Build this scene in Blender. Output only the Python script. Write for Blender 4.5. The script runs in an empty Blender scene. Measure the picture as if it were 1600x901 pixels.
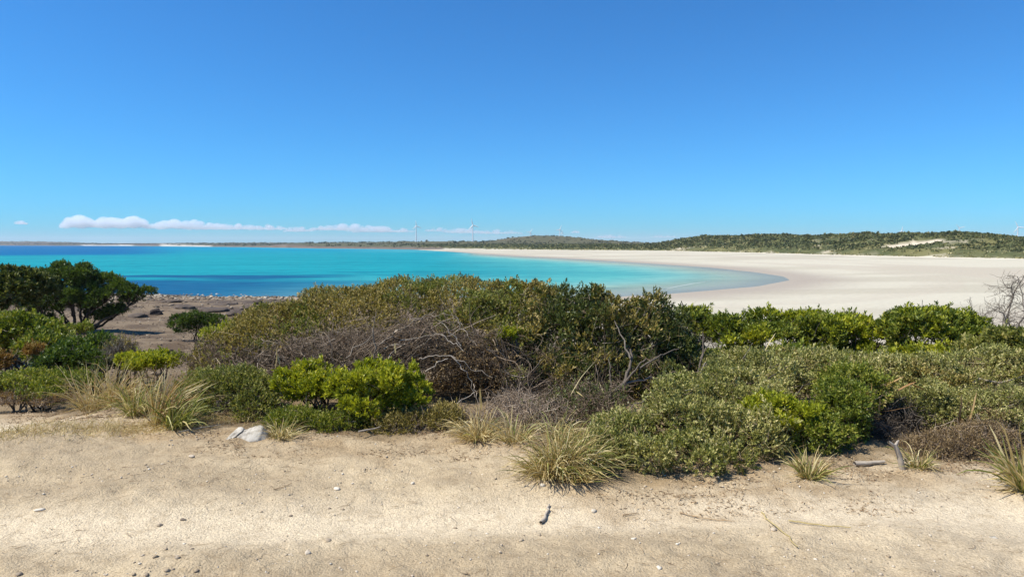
import bpy, math, random
import numpy as np
from mathutils import Vector
rng = np.random.default_rng(7)
random.seed(7)
R = math.radians
SC = bpy.context.scene
COL = SC.collection

# ------------------------------------------------------------------ camera
FPX = 1067.0          # focal length in pixels of the 1600 px wide photograph
EYE = 8.0             # eye height above the sea, metres
TILT = math.atan(70.0 / FPX)
cam_d = bpy.data.cameras.new('camera')
cam_d.sensor_width = 36.0
cam_d.lens = 36.0 * FPX / 1600.0
cam_d.clip_start = 0.05
cam_d.clip_end = 120000.0
cam = bpy.data.objects.new('camera', cam_d)
COL.objects.link(cam)
cam.location = (0, 0, EYE)
cam.rotation_euler = (math.pi / 2 - TILT, 0, 0)
SC.camera = cam

# ------------------------------------------------------------------ sky and sun
HAZE = 0.00006
SUN_EL, SUN_AZ = R(55), R(-104)      # azimuth from +Y (view direction), negative to the left
w = bpy.data.worlds.new('World'); SC.world = w; w.use_nodes = True
nt = w.node_tree
for n in list(nt.nodes): nt.nodes.remove(n)
sky = nt.nodes.new('ShaderNodeTexSky'); sky.sky_type = 'NISHITA'; sky.sun_disc = False
sky.sun_elevation = SUN_EL; sky.sun_rotation = SUN_AZ
sky.altitude = 900; sky.air_density = 1.0; sky.dust_density = 0.8; sky.ozone_density = 1.6
hs = nt.nodes.new('ShaderNodeMix'); hs.data_type = 'RGBA'; hs.blend_type = 'MULTIPLY'; hs.inputs[0].default_value = 1.0
hs.inputs[7].default_value = (0.25, 0.79, 1.30, 1)      # a deep clear blue, the same in every direction
bg = nt.nodes.new('ShaderNodeBackground'); bg.inputs['Strength'].default_value = 0.093
wo = nt.nodes.new('ShaderNodeOutputWorld')
nt.links.new(sky.outputs[0], hs.inputs[6]); nt.links.new(hs.outputs[2], bg.inputs[0]); nt.links.new(bg.outputs[0], wo.inputs[0])
sd_ = bpy.data.lights.new('sun', 'SUN'); sd_.energy = 5.0; sd_.angle = R(0.53); sd_.color = (1.0, 0.94, 0.84)
sun = bpy.data.objects.new('sun', sd_); COL.objects.link(sun)
sv = Vector((math.sin(SUN_AZ) * math.cos(SUN_EL), math.cos(SUN_AZ) * math.cos(SUN_EL), math.sin(SUN_EL)))
sun.rotation_euler = sv.to_track_quat('Z', 'Y').to_euler()
sun.location = (-20, -5, 40)
SC.view_settings.view_transform = 'Standard'
SC.view_settings.look = 'None'
SC.view_settings.exposure = 0.42
SC.view_settings.gamma = 1.0
SC.view_settings.use_curve_mapping = False
SC.cycles.max_bounces = 8
SC.cycles.transparent_max_bounces = 16
SC.cycles.volume_bounces = 6
SC.cycles.use_denoising = True

# ------------------------------------------------------------------ pixel <-> world
ct, st = math.cos(TILT), math.sin(TILT)
def ray(px, py):
    u, v = px - 800.0, 450.5 - py
    return np.array([u, FPX * ct + v * st, v * ct - FPX * st])
def P(px, py, Y):
    d = ray(px, py)
    return np.array([0, 0, EYE]) + d * (Y / d[1])

# ------------------------------------------------------------------ noise
def _h(ix, iy, s):
    v = np.sin(ix * 127.1 + iy * 311.7 + s * 74.7) * 43758.5453
    return v - np.floor(v)
def vnoise(x, y, s=0):
    ix, iy = np.floor(x), np.floor(y)
    fx, fy = x - ix, y - iy
    fx, fy = fx * fx * (3 - 2 * fx), fy * fy * (3 - 2 * fy)
    a, b = _h(ix, iy, s), _h(ix + 1, iy, s)
    c, d = _h(ix, iy + 1, s), _h(ix + 1, iy + 1, s)
    return (a + (b - a) * fx) * (1 - fy) + (c + (d - c) * fx) * fy
def fbm(x, y, o=4, s=0):
    r, a, t = 0, 1.0, 0
    for i in range(o):
        r = r + a * vnoise(x * 2 ** i, y * 2 ** i, s + i * 3.1); t += a; a *= 0.5
    return r / t
def sstep(a, b, x):
    t = np.clip((x - a) / (b - a), 0, 1)
    return t * t * (3 - 2 * t)
def n3(p, f):
    x, y, z = p[..., 0] * f, p[..., 1] * f, p[..., 2] * f
    return (np.sin(x * 1.7 + 1.3 * np.sin(y * 1.1 + 2) + z) + np.sin(y * 2.1 + 1.7 * np.sin(z * 1.3 + 1) + x * .6) + np.sin(z * 1.9 + 1.5 * np.sin(x * 1.2) + y * .8)) / 3

# ------------------------------------------------------------------ object helpers
def prop(o, label=None, cat=None, group=None, kind=None):
    if label: o['label'] = label
    if cat: o['category'] = cat
    if group: o['group'] = group
    if kind: o['kind'] = kind
    return o
def empty(name, loc, label, cat, group=None):
    o = bpy.data.objects.new(name, None); COL.objects.link(o)
    o.location = tuple(float(v) for v in loc); o.empty_display_size = 0.2
    bpy.context.view_layer.update()
    return prop(o, label, cat, group)
def mesh_obj(name, verts, faces, mat, parent=None, smooth=False, attrs=None, k=4):
    """verts (N,3), faces (M,k) arrays -> one mesh object (world coordinates)"""
    verts = np.asarray(verts, dtype=np.float32).reshape(-1, 3)
    faces = np.asarray(faces, dtype=np.int32)
    k = faces.shape[1]
    org = np.array(parent.location if parent is not None else (0, 0, 0), dtype=np.float32)
    if parent is not None and parent.parent is not None:
        org = org + np.array(parent.parent.location, dtype=np.float32)
    me = bpy.data.meshes.new(name)
    me.vertices.add(len(verts)); me.vertices.foreach_set('co', (verts - org).ravel())
    me.loops.add(faces.size); me.loops.foreach_set('vertex_index', faces.ravel())
    me.polygons.add(len(faces))
    me.polygons.foreach_set('loop_start', np.arange(0, faces.size, k, dtype=np.int32))
    if smooth: me.polygons.foreach_set('use_smooth', np.ones(len(faces), dtype=bool))
    me.update(calc_edges=True)
    for an, av in (attrs or {}).items():
        av = np.asarray(av, dtype=np.float32)
        if av.ndim == 1:
            a = me.attributes.new(an, 'FLOAT', 'POINT'); a.data.foreach_set('value', av)
        else:
            a = me.attributes.new(an, 'FLOAT_COLOR', 'POINT')
            a.data.foreach_set('color', np.concatenate([av, np.ones((len(av), 1), np.float32)], 1).ravel())
    if mat: me.materials.append(mat)
    o = bpy.data.objects.new(name, me); COL.objects.link(o)
    if parent is not None: o.parent = parent
    return o

# ------------------------------------------------------------------ materials
def newmat(name):
    m = bpy.data.materials.new(name); m.use_nodes = True
    t = m.node_tree
    for n in list(t.nodes): t.nodes.remove(n)
    out = t.nodes.new('ShaderNodeOutputMaterial')
    return m, t, out
def N(t, kind, **kw):
    n = t.nodes.new(kind)
    for k_, v in kw.items():
        if k_ in n.inputs.keys(): n.inputs[k_].default_value = v
        else: setattr(n, k_, v)
    return n
def ramp(t, fac, stops):
    r = t.nodes.new('ShaderNodeValToRGB')
    e = r.color_ramp.elements
    while len(e) < len(stops): e.new(0.5)
    for i, (p, c) in enumerate(stops):
        e[i].position = p; e[i].color = (*c, 1)
    t.links.new(fac, r.inputs[0])
    return r.outputs[0]
def mixc(t, fac, a, b, mode='MIX'):
    m = t.nodes.new('ShaderNodeMix'); m.data_type = 'RGBA'; m.blend_type = mode
    for s, v in ((m.inputs[0], fac), (m.inputs[6], a), (m.inputs[7], b)):
        if hasattr(v, 'is_output'): t.links.new(v, s)
        else: s.default_value = v if isinstance(v, (int, float)) else (*v, 1)
    return m.outputs[2]
def mth(t, op, a, b=0.0, clamp=False):
    m = t.nodes.new('ShaderNodeMath'); m.operation = op; m.use_clamp = clamp
    for s, v in ((m.inputs[0], a), (m.inputs[1], b)):
        if hasattr(v, 'is_output'): t.links.new(v, s)
        else: s.default_value = v
    return m.outputs[0]
def leaf_mat(name, stops, trans=0.3, rough=0.55, patch=0.35, pscale=2.5, tcol=(1.25, 1.25, 0.6)):
    """colour from the leaf's own random value; patches of older or drier growth by position"""
    m, t, out = newmat(name)
    at = N(t, 'ShaderNodeAttribute', attribute_name='rnd')
    geo = N(t, 'ShaderNodeNewGeometry')
    nz = N(t, 'ShaderNodeTexNoise', Scale=pscale, Detail=3.0)
    t.links.new(geo.outputs['Position'], nz.inputs['Vector'])
    f = mth(t, 'ADD', at.outputs['Fac'], mth(t, 'MULTIPLY', mth(t, 'SUBTRACT', nz.outputs['Fac'], 0.5), patch * 3.0), True)
    c = ramp(t, f, stops)
    p = N(t, 'ShaderNodeBsdfPrincipled', Roughness=rough)
    p.inputs['Specular IOR Level'].default_value = 0.35
    t.links.new(c, p.inputs['Base Color'])
    tr = N(t, 'ShaderNodeBsdfTranslucent')
    t.links.new(mixc(t, 1.0, c, tcol, 'MULTIPLY'), tr.inputs['Color'])
    mx = N(t, 'ShaderNodeMixShader'); mx.inputs[0].default_value = trans
    t.links.new(p.outputs[0], mx.inputs[1]); t.links.new(tr.outputs[0], mx.inputs[2])
    t.links.new(mx.outputs[0], out.inputs[0])
    return m
def rand_mat(name, stops, rough=0.8, attr='rnd', nscale=30, namt=0.3, spec=0.2):
    m, t, out = newmat(name)
    at = N(t, 'ShaderNodeAttribute', attribute_name=attr)
    geo = N(t, 'ShaderNodeNewGeometry')
    nz = N(t, 'ShaderNodeTexNoise', Scale=nscale, Detail=4.0)
    t.links.new(geo.outputs['Position'], nz.inputs['Vector'])
    f = mth(t, 'ADD', at.outputs['Fac'], mth(t, 'MULTIPLY', mth(t, 'SUBTRACT', nz.outputs['Fac'], 0.5), namt * 2), True)
    c = ramp(t, f, stops)
    p = N(t, 'ShaderNodeBsdfPrincipled', Roughness=rough)
    p.inputs['Specular IOR Level'].default_value = spec
    t.links.new(c, p.inputs['Base Color'])
    bp = N(t, 'ShaderNodeBump', Strength=0.4, Distance=0.004)
    t.links.new(nz.outputs['Fac'], bp.inputs['Height']); t.links.new(bp.outputs[0], p.inputs['Normal'])
    t.links.new(p.outputs[0], out.inputs[0])
    return m

M = {}
M['olive'] = leaf_mat('olive_leaf', [(0, (.07, .058, .018)), (.35, (.20, .168, .038)), (.7, (.37, .295, .08)), (1, (.54, .42, .17))], .25, .6, .40, 1.6)
M['yellow_olive'] = leaf_mat('yellow_olive_leaf', [(0, (.065, .08, .018)), (.4, (.17, .19, .035)), (.75, (.28, .28, .065)), (1, (.40, .35, .12))], .28, .6, .35, 2.0)
M['dark'] = leaf_mat('dark_leaf', [(0, (.032, .046, .014)), (.5, (.085, .108, .026)), (.85, (.17, .185, .05)), (1, (.28, .265, .09))], .22, .42, .3, 2.2)
M['darkgreen'] = leaf_mat('deep_green_leaf', [(0, (.022, .042, .010)), (.5, (.065, .11, .018)), (1, (.16, .22, .03))], .28, .5, .35, 1.2)
M['bright'] = leaf_mat('bright_leaf', [(0, (.10, .125, .012)), (.45, (.26, .295, .02)), (.8, (.41, .43, .03)), (1, (.55, .51, .07))], .33, .45, .3, 3.0, (1.25, 1.2, .5))
M['midgreen'] = leaf_mat('mid_green_leaf', [(0, (.055, .08, .012)), (.45, (.145, .185, .022)), (.8, (.25, .28, .035)), (1, (.36, .34, .07))], .3, .5, .38, 1.4)
M['sage'] = leaf_mat('sage_leaf', [(0, (.10, .11, .032)), (.4, (.27, .27, .075)), (.8, (.44, .415, .14)), (1, (.58, .50, .24))], .25, .6, .4, 1.8)
M['brownleaf'] = leaf_mat('dry_leaf', [(0, (.09, .06, .028)), (.5, (.24, .165, .075)), (1, (.42, .31, .16))], .2, .7, .3, 3.0, (1.2, 1.0, .7))
M['redleaf'] = leaf_mat('rust_leaf', [(0, (.09, .045, .014)), (.5, (.24, .13, .03)), (1, (.34, .24, .06))], .25, .6, .3, 3.0, (1.2, 1.0, .6))
M['twig'] = rand_mat('dead_twig', [(0, (.06, .041, .027)), (.5, (.155, .112, .074)), (.85, (.34, .26, .185)), (1, (.50, .41, .305))])
M['bleached'] = rand_mat('bleached_wood', [(0, (.22, .175, .13)), (.5, (.36, .305, .235)), (1, (.52, .45, .36))])
M['bark'] = rand_mat('grey_bark', [(0, (.06, .047, .037)), (.5, (.14, .115, .09)), (1, (.30, .26, .205))])
M['darkbark'] = rand_mat('dark_bark', [(0, (.022, .017, .013)), (.5, (.05, .038, .029)), (1, (.10, .08, .06))])
M['straw'] = leaf_mat('straw_blade', [(0, (.26, .18, .06)), (.5, (.50, .39, .16)), (1, (.70, .60, .33))], .25, .6, .15, 4.0, (1.1, 1.0, .7))
M['greenblade'] = leaf_mat('green_blade', [(0, (.08, .10, .02)), (.5, (.21, .23, .05)), (1, (.42, .39, .13))], .3, .5, .2, 4.0)
M['rustblade'] = leaf_mat('rust_blade', [(0, (.22, .10, .035)), (.5, (.40, .22, .085)), (1, (.58, .42, .20))], .25, .6, .15, 4.0, (1.1, .9, .6))
M['litter'] = rand_mat('leaf_litter', [(0, (.12, .072, .04)), (.5, (.30, .20, .11)), (1, (.55, .43, .27))])
M['stone'] = rand_mat('pale_stone', [(0, (.30, .24, .17)), (.45, (.46, .38, .28)), (1, (.68, .61, .49))], .85, 'rnd', 45, .25)
M['clod'] = rand_mat('earth_clod', [(0, (.27, .205, .135)), (.5, (.37, .29, .195)), (1, (.47, .385, .265))], .95, 'rnd', 60, .3)
M['darkstone'] = rand_mat('dark_stone', [(0, (.20, .155, .11)), (.6, (.30, .24, .17)), (1, (.40, .33, .24))], .85, 'rnd', 45, .25)

# ------------------------------------------------------------------ terrain shape
WATER = np.array([(-6000, 90), (-400, 112), (-150, 116), (-80, 112), (-57, 108), (-37, 98), (-15, 97), (10, 100), (23, 108), (45, 128), (60, 150), (65, 166),
                  (67, 190), (65, 230), (50, 290), (33, 348), (0, 438), (-64, 683), (-126, 898), (-188, 1004), (-320, 1138), (-582, 1552),
                  (-1372, 2440), (-2133, 2845), (-6000, 3600)], float)
DUNE = np.array([(2500, 60), (600, 150), (290, 212), (192, 257), (173, 312), (154, 421), (125, 533), (60, 640), (0, 753), (-69, 914), (-130, 1010),
                 (-200, 1030), (-330, 1160), (-600, 1575), (-1380, 2470), (-2140, 2880), (-6000, 3640), (-6000, 30000), (20000, 30000), (20000, 60)], float)
def sdist(X, Y, poly):
    """signed distance to a closed polygon: positive outside"""
    d = np.full(X.shape, 1e12); inside = np.zeros(X.shape, bool)
    n = len(poly)
    for i in range(n):
        a, b = poly[i], poly[(i + 1) % n]
        e = b - a
        t = np.clip(((X - a[0]) * e[0] + (Y - a[1]) * e[1]) / (e @ e), 0, 1)
        d = np.minimum(d, (X - a[0] - t * e[0]) ** 2 + (Y - a[1] - t * e[1]) ** 2)
        c = ((a[1] > Y) != (b[1] > Y)) & (X < (b[0] - a[0]) * (Y - a[1]) / (b[1] - a[1] + 1e-12) + a[0])
        inside ^= c
    d = np.sqrt(d)
    return np.where(inside, -d, d)
PY = [-4000, -60, -8, 6.0, 8.5, 10.5, 13, 17, 22, 30, 40, 55, 75, 100, 130]
PZ = [16.0, 7.6, 6.36, 6.3, 6.2, 5.9, 5.3, 4.7, 4.15, 3.4, 2.55, 1.8, 1.1, 0.2, -3]
CX = [-3000, 900, 1000, 1020, 1050, 1100, 1150, 1200, 1300, 1400, 1500, 1600, 1800, 5000]
CZ = [4.5, 5.5, 5.6, 6.2, 9.0, 12.6, 13.2, 12.6, 12.4, 12.8, 13.6, 9.8, 12.0, 14]
def terrain(X, Y, micro=True):
    sw = sdist(X, Y, WATER)
    dn = -sdist(X, Y, DUNE)
    wob = (fbm(X / 40, Y / 40, 3, 5) - .5) * 6
    beach = np.where(sw > 0, np.minimum(.019 * sw, 2.1 + .002 * sw), np.maximum(.02 * sw, -5))
    head = np.interp(Y + 6 * (fbm(X / 18, Y / 18, 3, 2) - .5) * sstep(12, 30, Y), PY, PZ)
    # the side path dips a little on the left
    head = head - .32 * sstep(-3.2, -6.0, X) * sstep(5.0, 7.5, Y) * (1 - sstep(14, 18, Y))
    head = head + .10 * np.exp(-((X + 4.3) / .55) ** 2 - ((Y - 6.1) / 1.1) ** 2)
    z = np.maximum(beach, head)
    az = 800 + FPX * X / np.maximum(Y, 1.0)
    crest = np.interp(np.where(Y > 1, az, 2500), CX, CZ)
    dx = dn + wob
    hum = (fbm(X / 26, Y / 26, 4, 9) - .5) * 7.5
    duneh = 2.0 + (crest - 2.0) * (.30 * sstep(0, 14, dx) + .70 * sstep(8, 85, dx)) + hum * sstep(4, 50, dx) * np.clip((crest - 3) / 9, .25, 1)
    far = 5.2 + 3.0 * (fbm(X / 160, Y / 160, 4, 21) - .4)
    k = sstep(140, 420, dx)
    duneh = duneh * (1 - k) + np.maximum(far, np.minimum(duneh, crest) * .8) * k
    # low hill in the middle, headland and the hill beyond the bay
    duneh = duneh + 21 * np.exp(-((X - 62) / 125) ** 2 - ((Y - 1620) / 190) ** 2) + 5 * np.exp(-((X - 240) / 120) ** 2 - ((Y - 1600) / 160) ** 2)
    duneh = duneh + 6.5 * np.exp(-((X + 150) / 190) ** 2 - ((Y - 1330) / 110) ** 2) + 4.5 * np.exp(-((X + 420) / 120) ** 2 - ((Y - 1420) / 90) ** 2)
    duneh = duneh + 17 * np.exp(-((X + 2750) / 520) ** 2 - ((Y - 3550) / 300) ** 2) + 5 * np.exp(-((X + 900) / 500) ** 2 - ((Y - 2350) / 200) ** 2)
    z = np.where(dx > 0, np.maximum(z, np.where(dx > 0, duneh, 0)), z)
    # blow-out of bare sand
    z = z - 1.2 * np.exp(-((X - 205) / 14) ** 2 - ((Y - 352) / 12) ** 2)
    if micro:
        nr = 1 - sstep(9, 14, np.hypot(X, Y))
        band = wheel(X, Y)
        rough = 1 - .85 * band
        z = z + nr * ((fbm(X / .9, Y / .6, 3, 31) - .5) * .08 - band * .045 + (fbm(X / .14, Y / .11, 3, 33) - .5) * .055 * rough)
        md = sstep(9, 14, np.hypot(X, Y)) * (1 - sstep(70, 100, Y)) * sstep(.3, 1.2, z)
        z = z + md * (fbm(X / 2.2, Y / 2.2, 4, 35) - .5) * .5
    return z
def wheel(X, Y):
    """the two smooth wheel tracks that run along the road"""
    wig = .18 * np.sin(X * .45 + .8) + .25 * (fbm(X / 1.5, Y / .7, 2, 41) - .5)
    c1 = 4.12 - .035 * np.clip(X, 0, 9) ** 1.6 * .3 + wig
    c2 = c1 - 1.55
    return np.maximum(np.exp(-((Y - c1) / .30) ** 2), np.exp(-((Y - c2) / .30) ** 2))
_gx, _gy = np.meshgrid(np.linspace(-12, 12, 241), np.linspace(2, 30, 281), indexing='ij')
def gz(x, y):
    return float(terrain(np.array([x], float), np.array([y], float))[0])
def G(px, py):
    """point on the land seen at a pixel of the photograph"""
    d = ray(px, py); d = d / d[1]
    Y = np.concatenate([np.linspace(1.2, 15, 700), np.linspace(15.05, 150, 1500)])
    X = d[0] * Y; Z = EYE + d[2] * Y
    h = terrain(X, Y)
    i = np.argmax(Z <= h)
    return np.array([X[i], Y[i], h[i]])

# land sheet: fine near the road, coarse far away
fa = np.arange(-52, 52.01, .29)
ra = np.arange(55, 306, 5)
ang = np.radians(np.concatenate([fa, ra])); na = len(ang)
rad = np.concatenate([np.geomspace(.4, 2.4, 14)[:-1], np.geomspace(2.4, 11, 140)[:-1], np.geomspace(11, 110, 75)[:-1], np.geomspace(110, 1400, 130)[:-1], np.geomspace(1400, 14000, 36)])
nrr = len(rad)
A_, R_ = np.meshgrid(ang, rad, indexing='xy')
TX, TY = R_ * np.sin(A_), R_ * np.cos(A_)
TZ = terrain(TX, TY)
sw = sdist(TX, TY, WATER); dn = -sdist(TX, TY, DUNE) + (fbm(TX / 40, TY / 40, 3, 5) - .5) * 6
azp = 800 + FPX * TX / np.maximum(TY, 1)
# colours of the ground itself
def c3(*c): return np.array(c, float)
def lerp(a, b, t): return a + (b - a) * t[..., None]
nz1 = fbm(TX / 3, TY / 3, 4, 51); nz2 = fbm(TX / 25, TY / 12, 4, 53); nz3 = fbm(TX / .5, TY / .35, 3, 55)
sand = lerp(c3(.50, .46, .355) + 0 * TX[..., None], c3(.43, .39, .295), sstep(.45, .6, fbm(TX / 60, TY / 18, 4, 57)))
sand = lerp(sand, c3(.68, .61, .47), sstep(-16, -5, dn))                 # dry white sand under the dunes
wetb = np.exp(-((sw - 4) / 10) ** 2) * sstep(-30, 0, TX + 60)
sand = lerp(sand, c3(.33, .28, .225), wetb * .9)
tidem = sstep(.52, .62, fbm(sw / 9, TY / 160, 3, 59)) * sstep(18, 40, sw) * (1 - sstep(75, 95, sw))
sand = lerp(sand, c3(.43, .375, .29), tidem * .75)
weedl = np.exp(-((dn + 17 + 3 * np.sin(TY / 30)) / 1.4) ** 2) * sstep(.42, .6, fbm(TX / 12, TY / 12, 3, 58))
sand = lerp(sand, c3(.30, .25, .19), weedl * .6)
scrub = lerp(c3(.16, .115, .065) + 0 * TX[..., None], c3(.26, .195, .115), sstep(.4, .6, nz1))
duneg = lerp(c3(.075, .085, .03) + 0 * TX[..., None], c3(.155, .145, .055), sstep(.45, .68, nz2))
barep = sstep(.62, .72, fbm(TX / 14, TY / 14, 4, 61)) * (1 - sstep(20, 70, dn)) * sstep(1000, 1040, azp)
duneg = lerp(duneg, c3(.50, .43, .31), barep * .8)
blow = np.exp(-((TX - 205) / 15) ** 2 - ((TY - 350) / 15) ** 2)
duneg = lerp(duneg, c3(.60, .51, .38), sstep(.3, .55, blow + (nz1 - .5) * .3))
brownhill = sstep(.25, .6, np.exp(-((TX - 20) / 85) ** 2 - ((TY - 1600) / 140) ** 2)) * sstep(.4, .55, fbm(TX / 40, TY / 40, 3, 63))
duneg = lerp(duneg, c3(.22, .14, .08), brownhill * .6)
farw = sstep(1500, 3000, TY)
duneg = lerp(duneg, c3(.085, .075, .035), sstep(950, 1200, TY) * .75)
duneg = lerp(duneg, c3(.14, .105, .07), farw * sstep(.4, .6, fbm(TX / 200, TY / 200, 3, 65)) * .8)
land = lerp(sand, duneg, sstep(-4, 3, dn + (nz1 - .5) * 9))
farsand = ((np.abs(azp - 172) < 40) | (np.abs(azp - 290) < 40)) & (TY > 1500)
land = lerp(land, c3(.50, .47, .40), farsand * (1 - sstep(5, 60, dn)) * .9)
rocky = (TY > 900) & (azp < 690) & ~farsand
land = lerp(land, c3(.13, .095, .07), rocky * (1 - sstep(6, 30, dn)) * .9)
peb = lerp(c3(.20, .15, .095) + 0 * TX[..., None], c3(.115, .082, .053), sstep(.4, .62, fbm(TX / 1.2, TY / 1.2, 4, 67)))
headc = lerp(peb, sand, sstep(-8, 12, TX + (nz2 - .5) * 20) * sstep(22, 40, TY))
headc = lerp(headc, c3(.085, .065, .05), sstep(.5, .6, fbm(TX / 9, TY / 5, 4, 69)) * sstep(62, 72, TY) * (1 - sstep(86, 94, TY)) * (1 - sstep(-20, -8, TX)))
headc = lerp(headc, c3(.36, .29, .20), sstep(92, 97, TY) * (1 - sstep(-20, -8, TX)))
headc = lerp(headc, scrub, (1 - sstep(15, 20, TY + (nz1 - .5) * 3)))
hm = (1 - sstep(88, 120, TY)) * (1 - sstep(-1, 1, dn))
hm = np.maximum(hm * (1 - sstep(30, 60, TX) * sstep(30, 50, TY)), (TY < 20) * (dn < 0) * 1.0)
land = lerp(land, headc, hm)
# edge of the road against the scrub
EDX = [-14, -8, -5.0, -4.2, -3.0, -2.1, -1.2, 0, .6, 1.2, 2.0, 2.4, 3.0, 3.8, 5, 9]
EDY = [10.5, 9.2, 7.9, 7.1, 6.3, 5.95, 5.8, 5.85, 4.75, 4.8, 5.0, 4.85, 5.15, 4.9, 4.5, 3.9]
edge = np.interp(TX, EDX, EDY) + (fbm(TX / .5, TY / .5, 3, 71) - .5) * .5
road = 1 - sstep(-.05, .30, TY - edge)
road = np.maximum(road * (TY > -3.5), 0)
bandv = wheel(TX, TY)
dirt = lerp(c3(.42, .33, .21) + 0 * TX[..., None], c3(.53, .425, .275), sstep(.38, .62, nz3 * .5 + nz1 * .5))
dirt = lerp(dirt, c3(.65, .54, .375), np.clip(bandv * 1.15, 0, 1))
dirt = lerp(dirt, c3(.63, .535, .39), sstep(1.0, 4.0, TX) * .6)
dirt = lerp(dirt, c3(.68, .58, .42), np.exp(-((TX + 5.9) / 1.3) ** 2 - ((TY - 7.3) / .7) ** 2))
lit = sstep(-.9, .05, TY - edge + (nz3 - .5) * 1.1) * (.35 + .65 * sstep(.42, .58, fbm(TX / .22, TY / .16, 3, 73)))
dirt = lerp(dirt, c3(.31, .215, .115), lit * .7)
land = lerp(land, dirt, road)
cols = np.clip(land, 0, 1)

jj, ii = np.meshgrid(np.arange(nrr - 1), np.arange(na), indexing='ij')
i2 = (ii + 1) % na
faces = np.stack([jj * na + ii, jj * na + i2, (jj + 1) * na + i2, (jj + 1) * na + ii], -1)[..., ::-1]
fm = lambda a: .25 * (a.ravel()[faces[..., 0]] + a.ravel()[faces[..., 1]] + a.ravel()[faces[..., 2]] + a.ravel()[faces[..., 3]])
f_road, f_dn, f_y, f_x, f_sw = fm(road), fm(dn), fm(TY), fm(TX), fm(sw)

def ground_mat(name, near):
    m, t, out = newmat(name)
    at = N(t, 'ShaderNodeAttribute', attribute_name='col')
    geo = N(t, 'ShaderNodeNewGeometry')
    p = N(t, 'ShaderNodeBsdfPrincipled', Roughness=.92)
    p.inputs['Specular IOR Level'].default_value = .15
    c = at.outputs['Color']
    if near:
        n1 = N(t, 'ShaderNodeTexNoise', Scale=90.0, Detail=6.0, Roughness=.75)
        n2 = N(t, 'ShaderNodeTexNoise', Scale=9.0, Detail=8.0, Roughness=.7)
        n4 = N(t, 'ShaderNodeTexNoise', Scale=26.0, Detail=5.0, Roughness=.65, Distortion=.6)
        vo = N(t, 'ShaderNodeTexVoronoi', Scale=85.0, Randomness=1.0)
        for n in (n1, n2, n4, vo): t.links.new(geo.outputs['Position'], n.inputs['Vector'])
        g = ramp(t, n1.outputs['Fac'], [(.25, (.62, .58, .53)), (.45, (.95, .94, .93)), (.55, (1.04, 1.04, 1.03)), (.75, (1.2, 1.19, 1.16))])
        g2 = ramp(t, n2.outputs['Fac'], [(.3, (.80, .77, .73)), (.5, (1, 1, 1)), (.7, (1.1, 1.09, 1.07))])
        g3 = ramp(t, vo.outputs['Color'], [(0, (.84, .82, .79)), (.5, (1, 1, 1)), (1, (1.12, 1.11, 1.1))])
        c = mixc(t, 1.0, mixc(t, 1.0, mixc(t, 1.0, c, g, 'MULTIPLY'), g2, 'MULTIPLY'), g3, 'MULTIPLY')
        hgt = mth(t, 'ADD', mth(t, 'MULTIPLY', n1.outputs['Fac'], .4), mth(t, 'ADD', mth(t, 'MULTIPLY', mth(t, 'SUBTRACT', 1.0, vo.outputs['Distance']), .25), mth(t, 'MULTIPLY', n4.outputs['Fac'], .9)))
        bp = N(t, 'ShaderNodeBump', Strength=.9, Distance=.022)
        t.links.new(hgt, bp.inputs['Height']); t.links.new(bp.outputs[0], p.inputs['Normal'])
    else:
        n1 = N(t, 'ShaderNodeTexNoise', Scale=1.3, Detail=8.0, Roughness=.7)
        t.links.new(geo.outputs['Position'], n1.inputs['Vector'])
        g = ramp(t, n1.outputs['Fac'], [(.3, (.86, .85, .84)), (.5, (1, 1, 1)), (.7, (1.08, 1.07, 1.06))])
        c = mixc(t, 1.0, c, g, 'MULTIPLY')
    t.links.new(c, p.inputs['Base Color'])
    t.links.new(p.outputs[0], out.inputs[0])
    return m
M['road'] = ground_mat('road_dirt', True)
M['land'] = ground_mat('land_surface', False)
M['pebble_ground'] = ground_mat('pebble_ground', True)
cls = np.full(f_road.shape, 1)                       # 1 scrub ground
cls[(f_y > 17) & (f_dn < 0) & (f_x < -4) & (f_y < 130) & (f_y > 0)] = 2          # pebble shore
cls[(f_dn < 0) & (f_y > 30) & (f_x >= -4)] = 3                # beach
cls[(f_dn < 0) & (f_y >= 130)] = 3
cls[f_sw < 0] = 5; cls[f_sw < -160] = 9
cls[f_dn >= 0] = 4
cls[(f_dn >= 0) & (f_y > 1150)] = 6
cls[f_road > .02] = 0
V = np.stack([TX, TY, TZ], -1).reshape(-1, 3); CV = cols.reshape(-1, 3)
for ci, (nm, mt) in enumerate([('dirt_track', 'road'), ('scrub_ground', 'road'), ('pebble_shore', 'pebble_ground'), ('beach', 'land'), ('dunes', 'land'), ('seabed', 'land'), ('hills', 'land')]):
    f = faces[cls == ci]
    u, inv = np.unique(f, return_inverse=True)
    o = mesh_obj(nm, V[u], inv.reshape(-1, 4), M[mt], smooth=True, attrs={'col': CV[u]})
    prop(o, {'dirt_track': 'pale sandy dirt track with wheel marks', 'scrub_ground': 'brown earth under the coastal scrub', 'pebble_shore': 'brown pebble and rock shore below the scrub',
             'beach': 'wide curved beach of pale sand', 'dunes': 'long dunes behind the beach', 'seabed': 'sandy sea bed under the bay', 'hills': 'low hills and land beyond the bay'}[nm], kind='structure')

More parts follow.
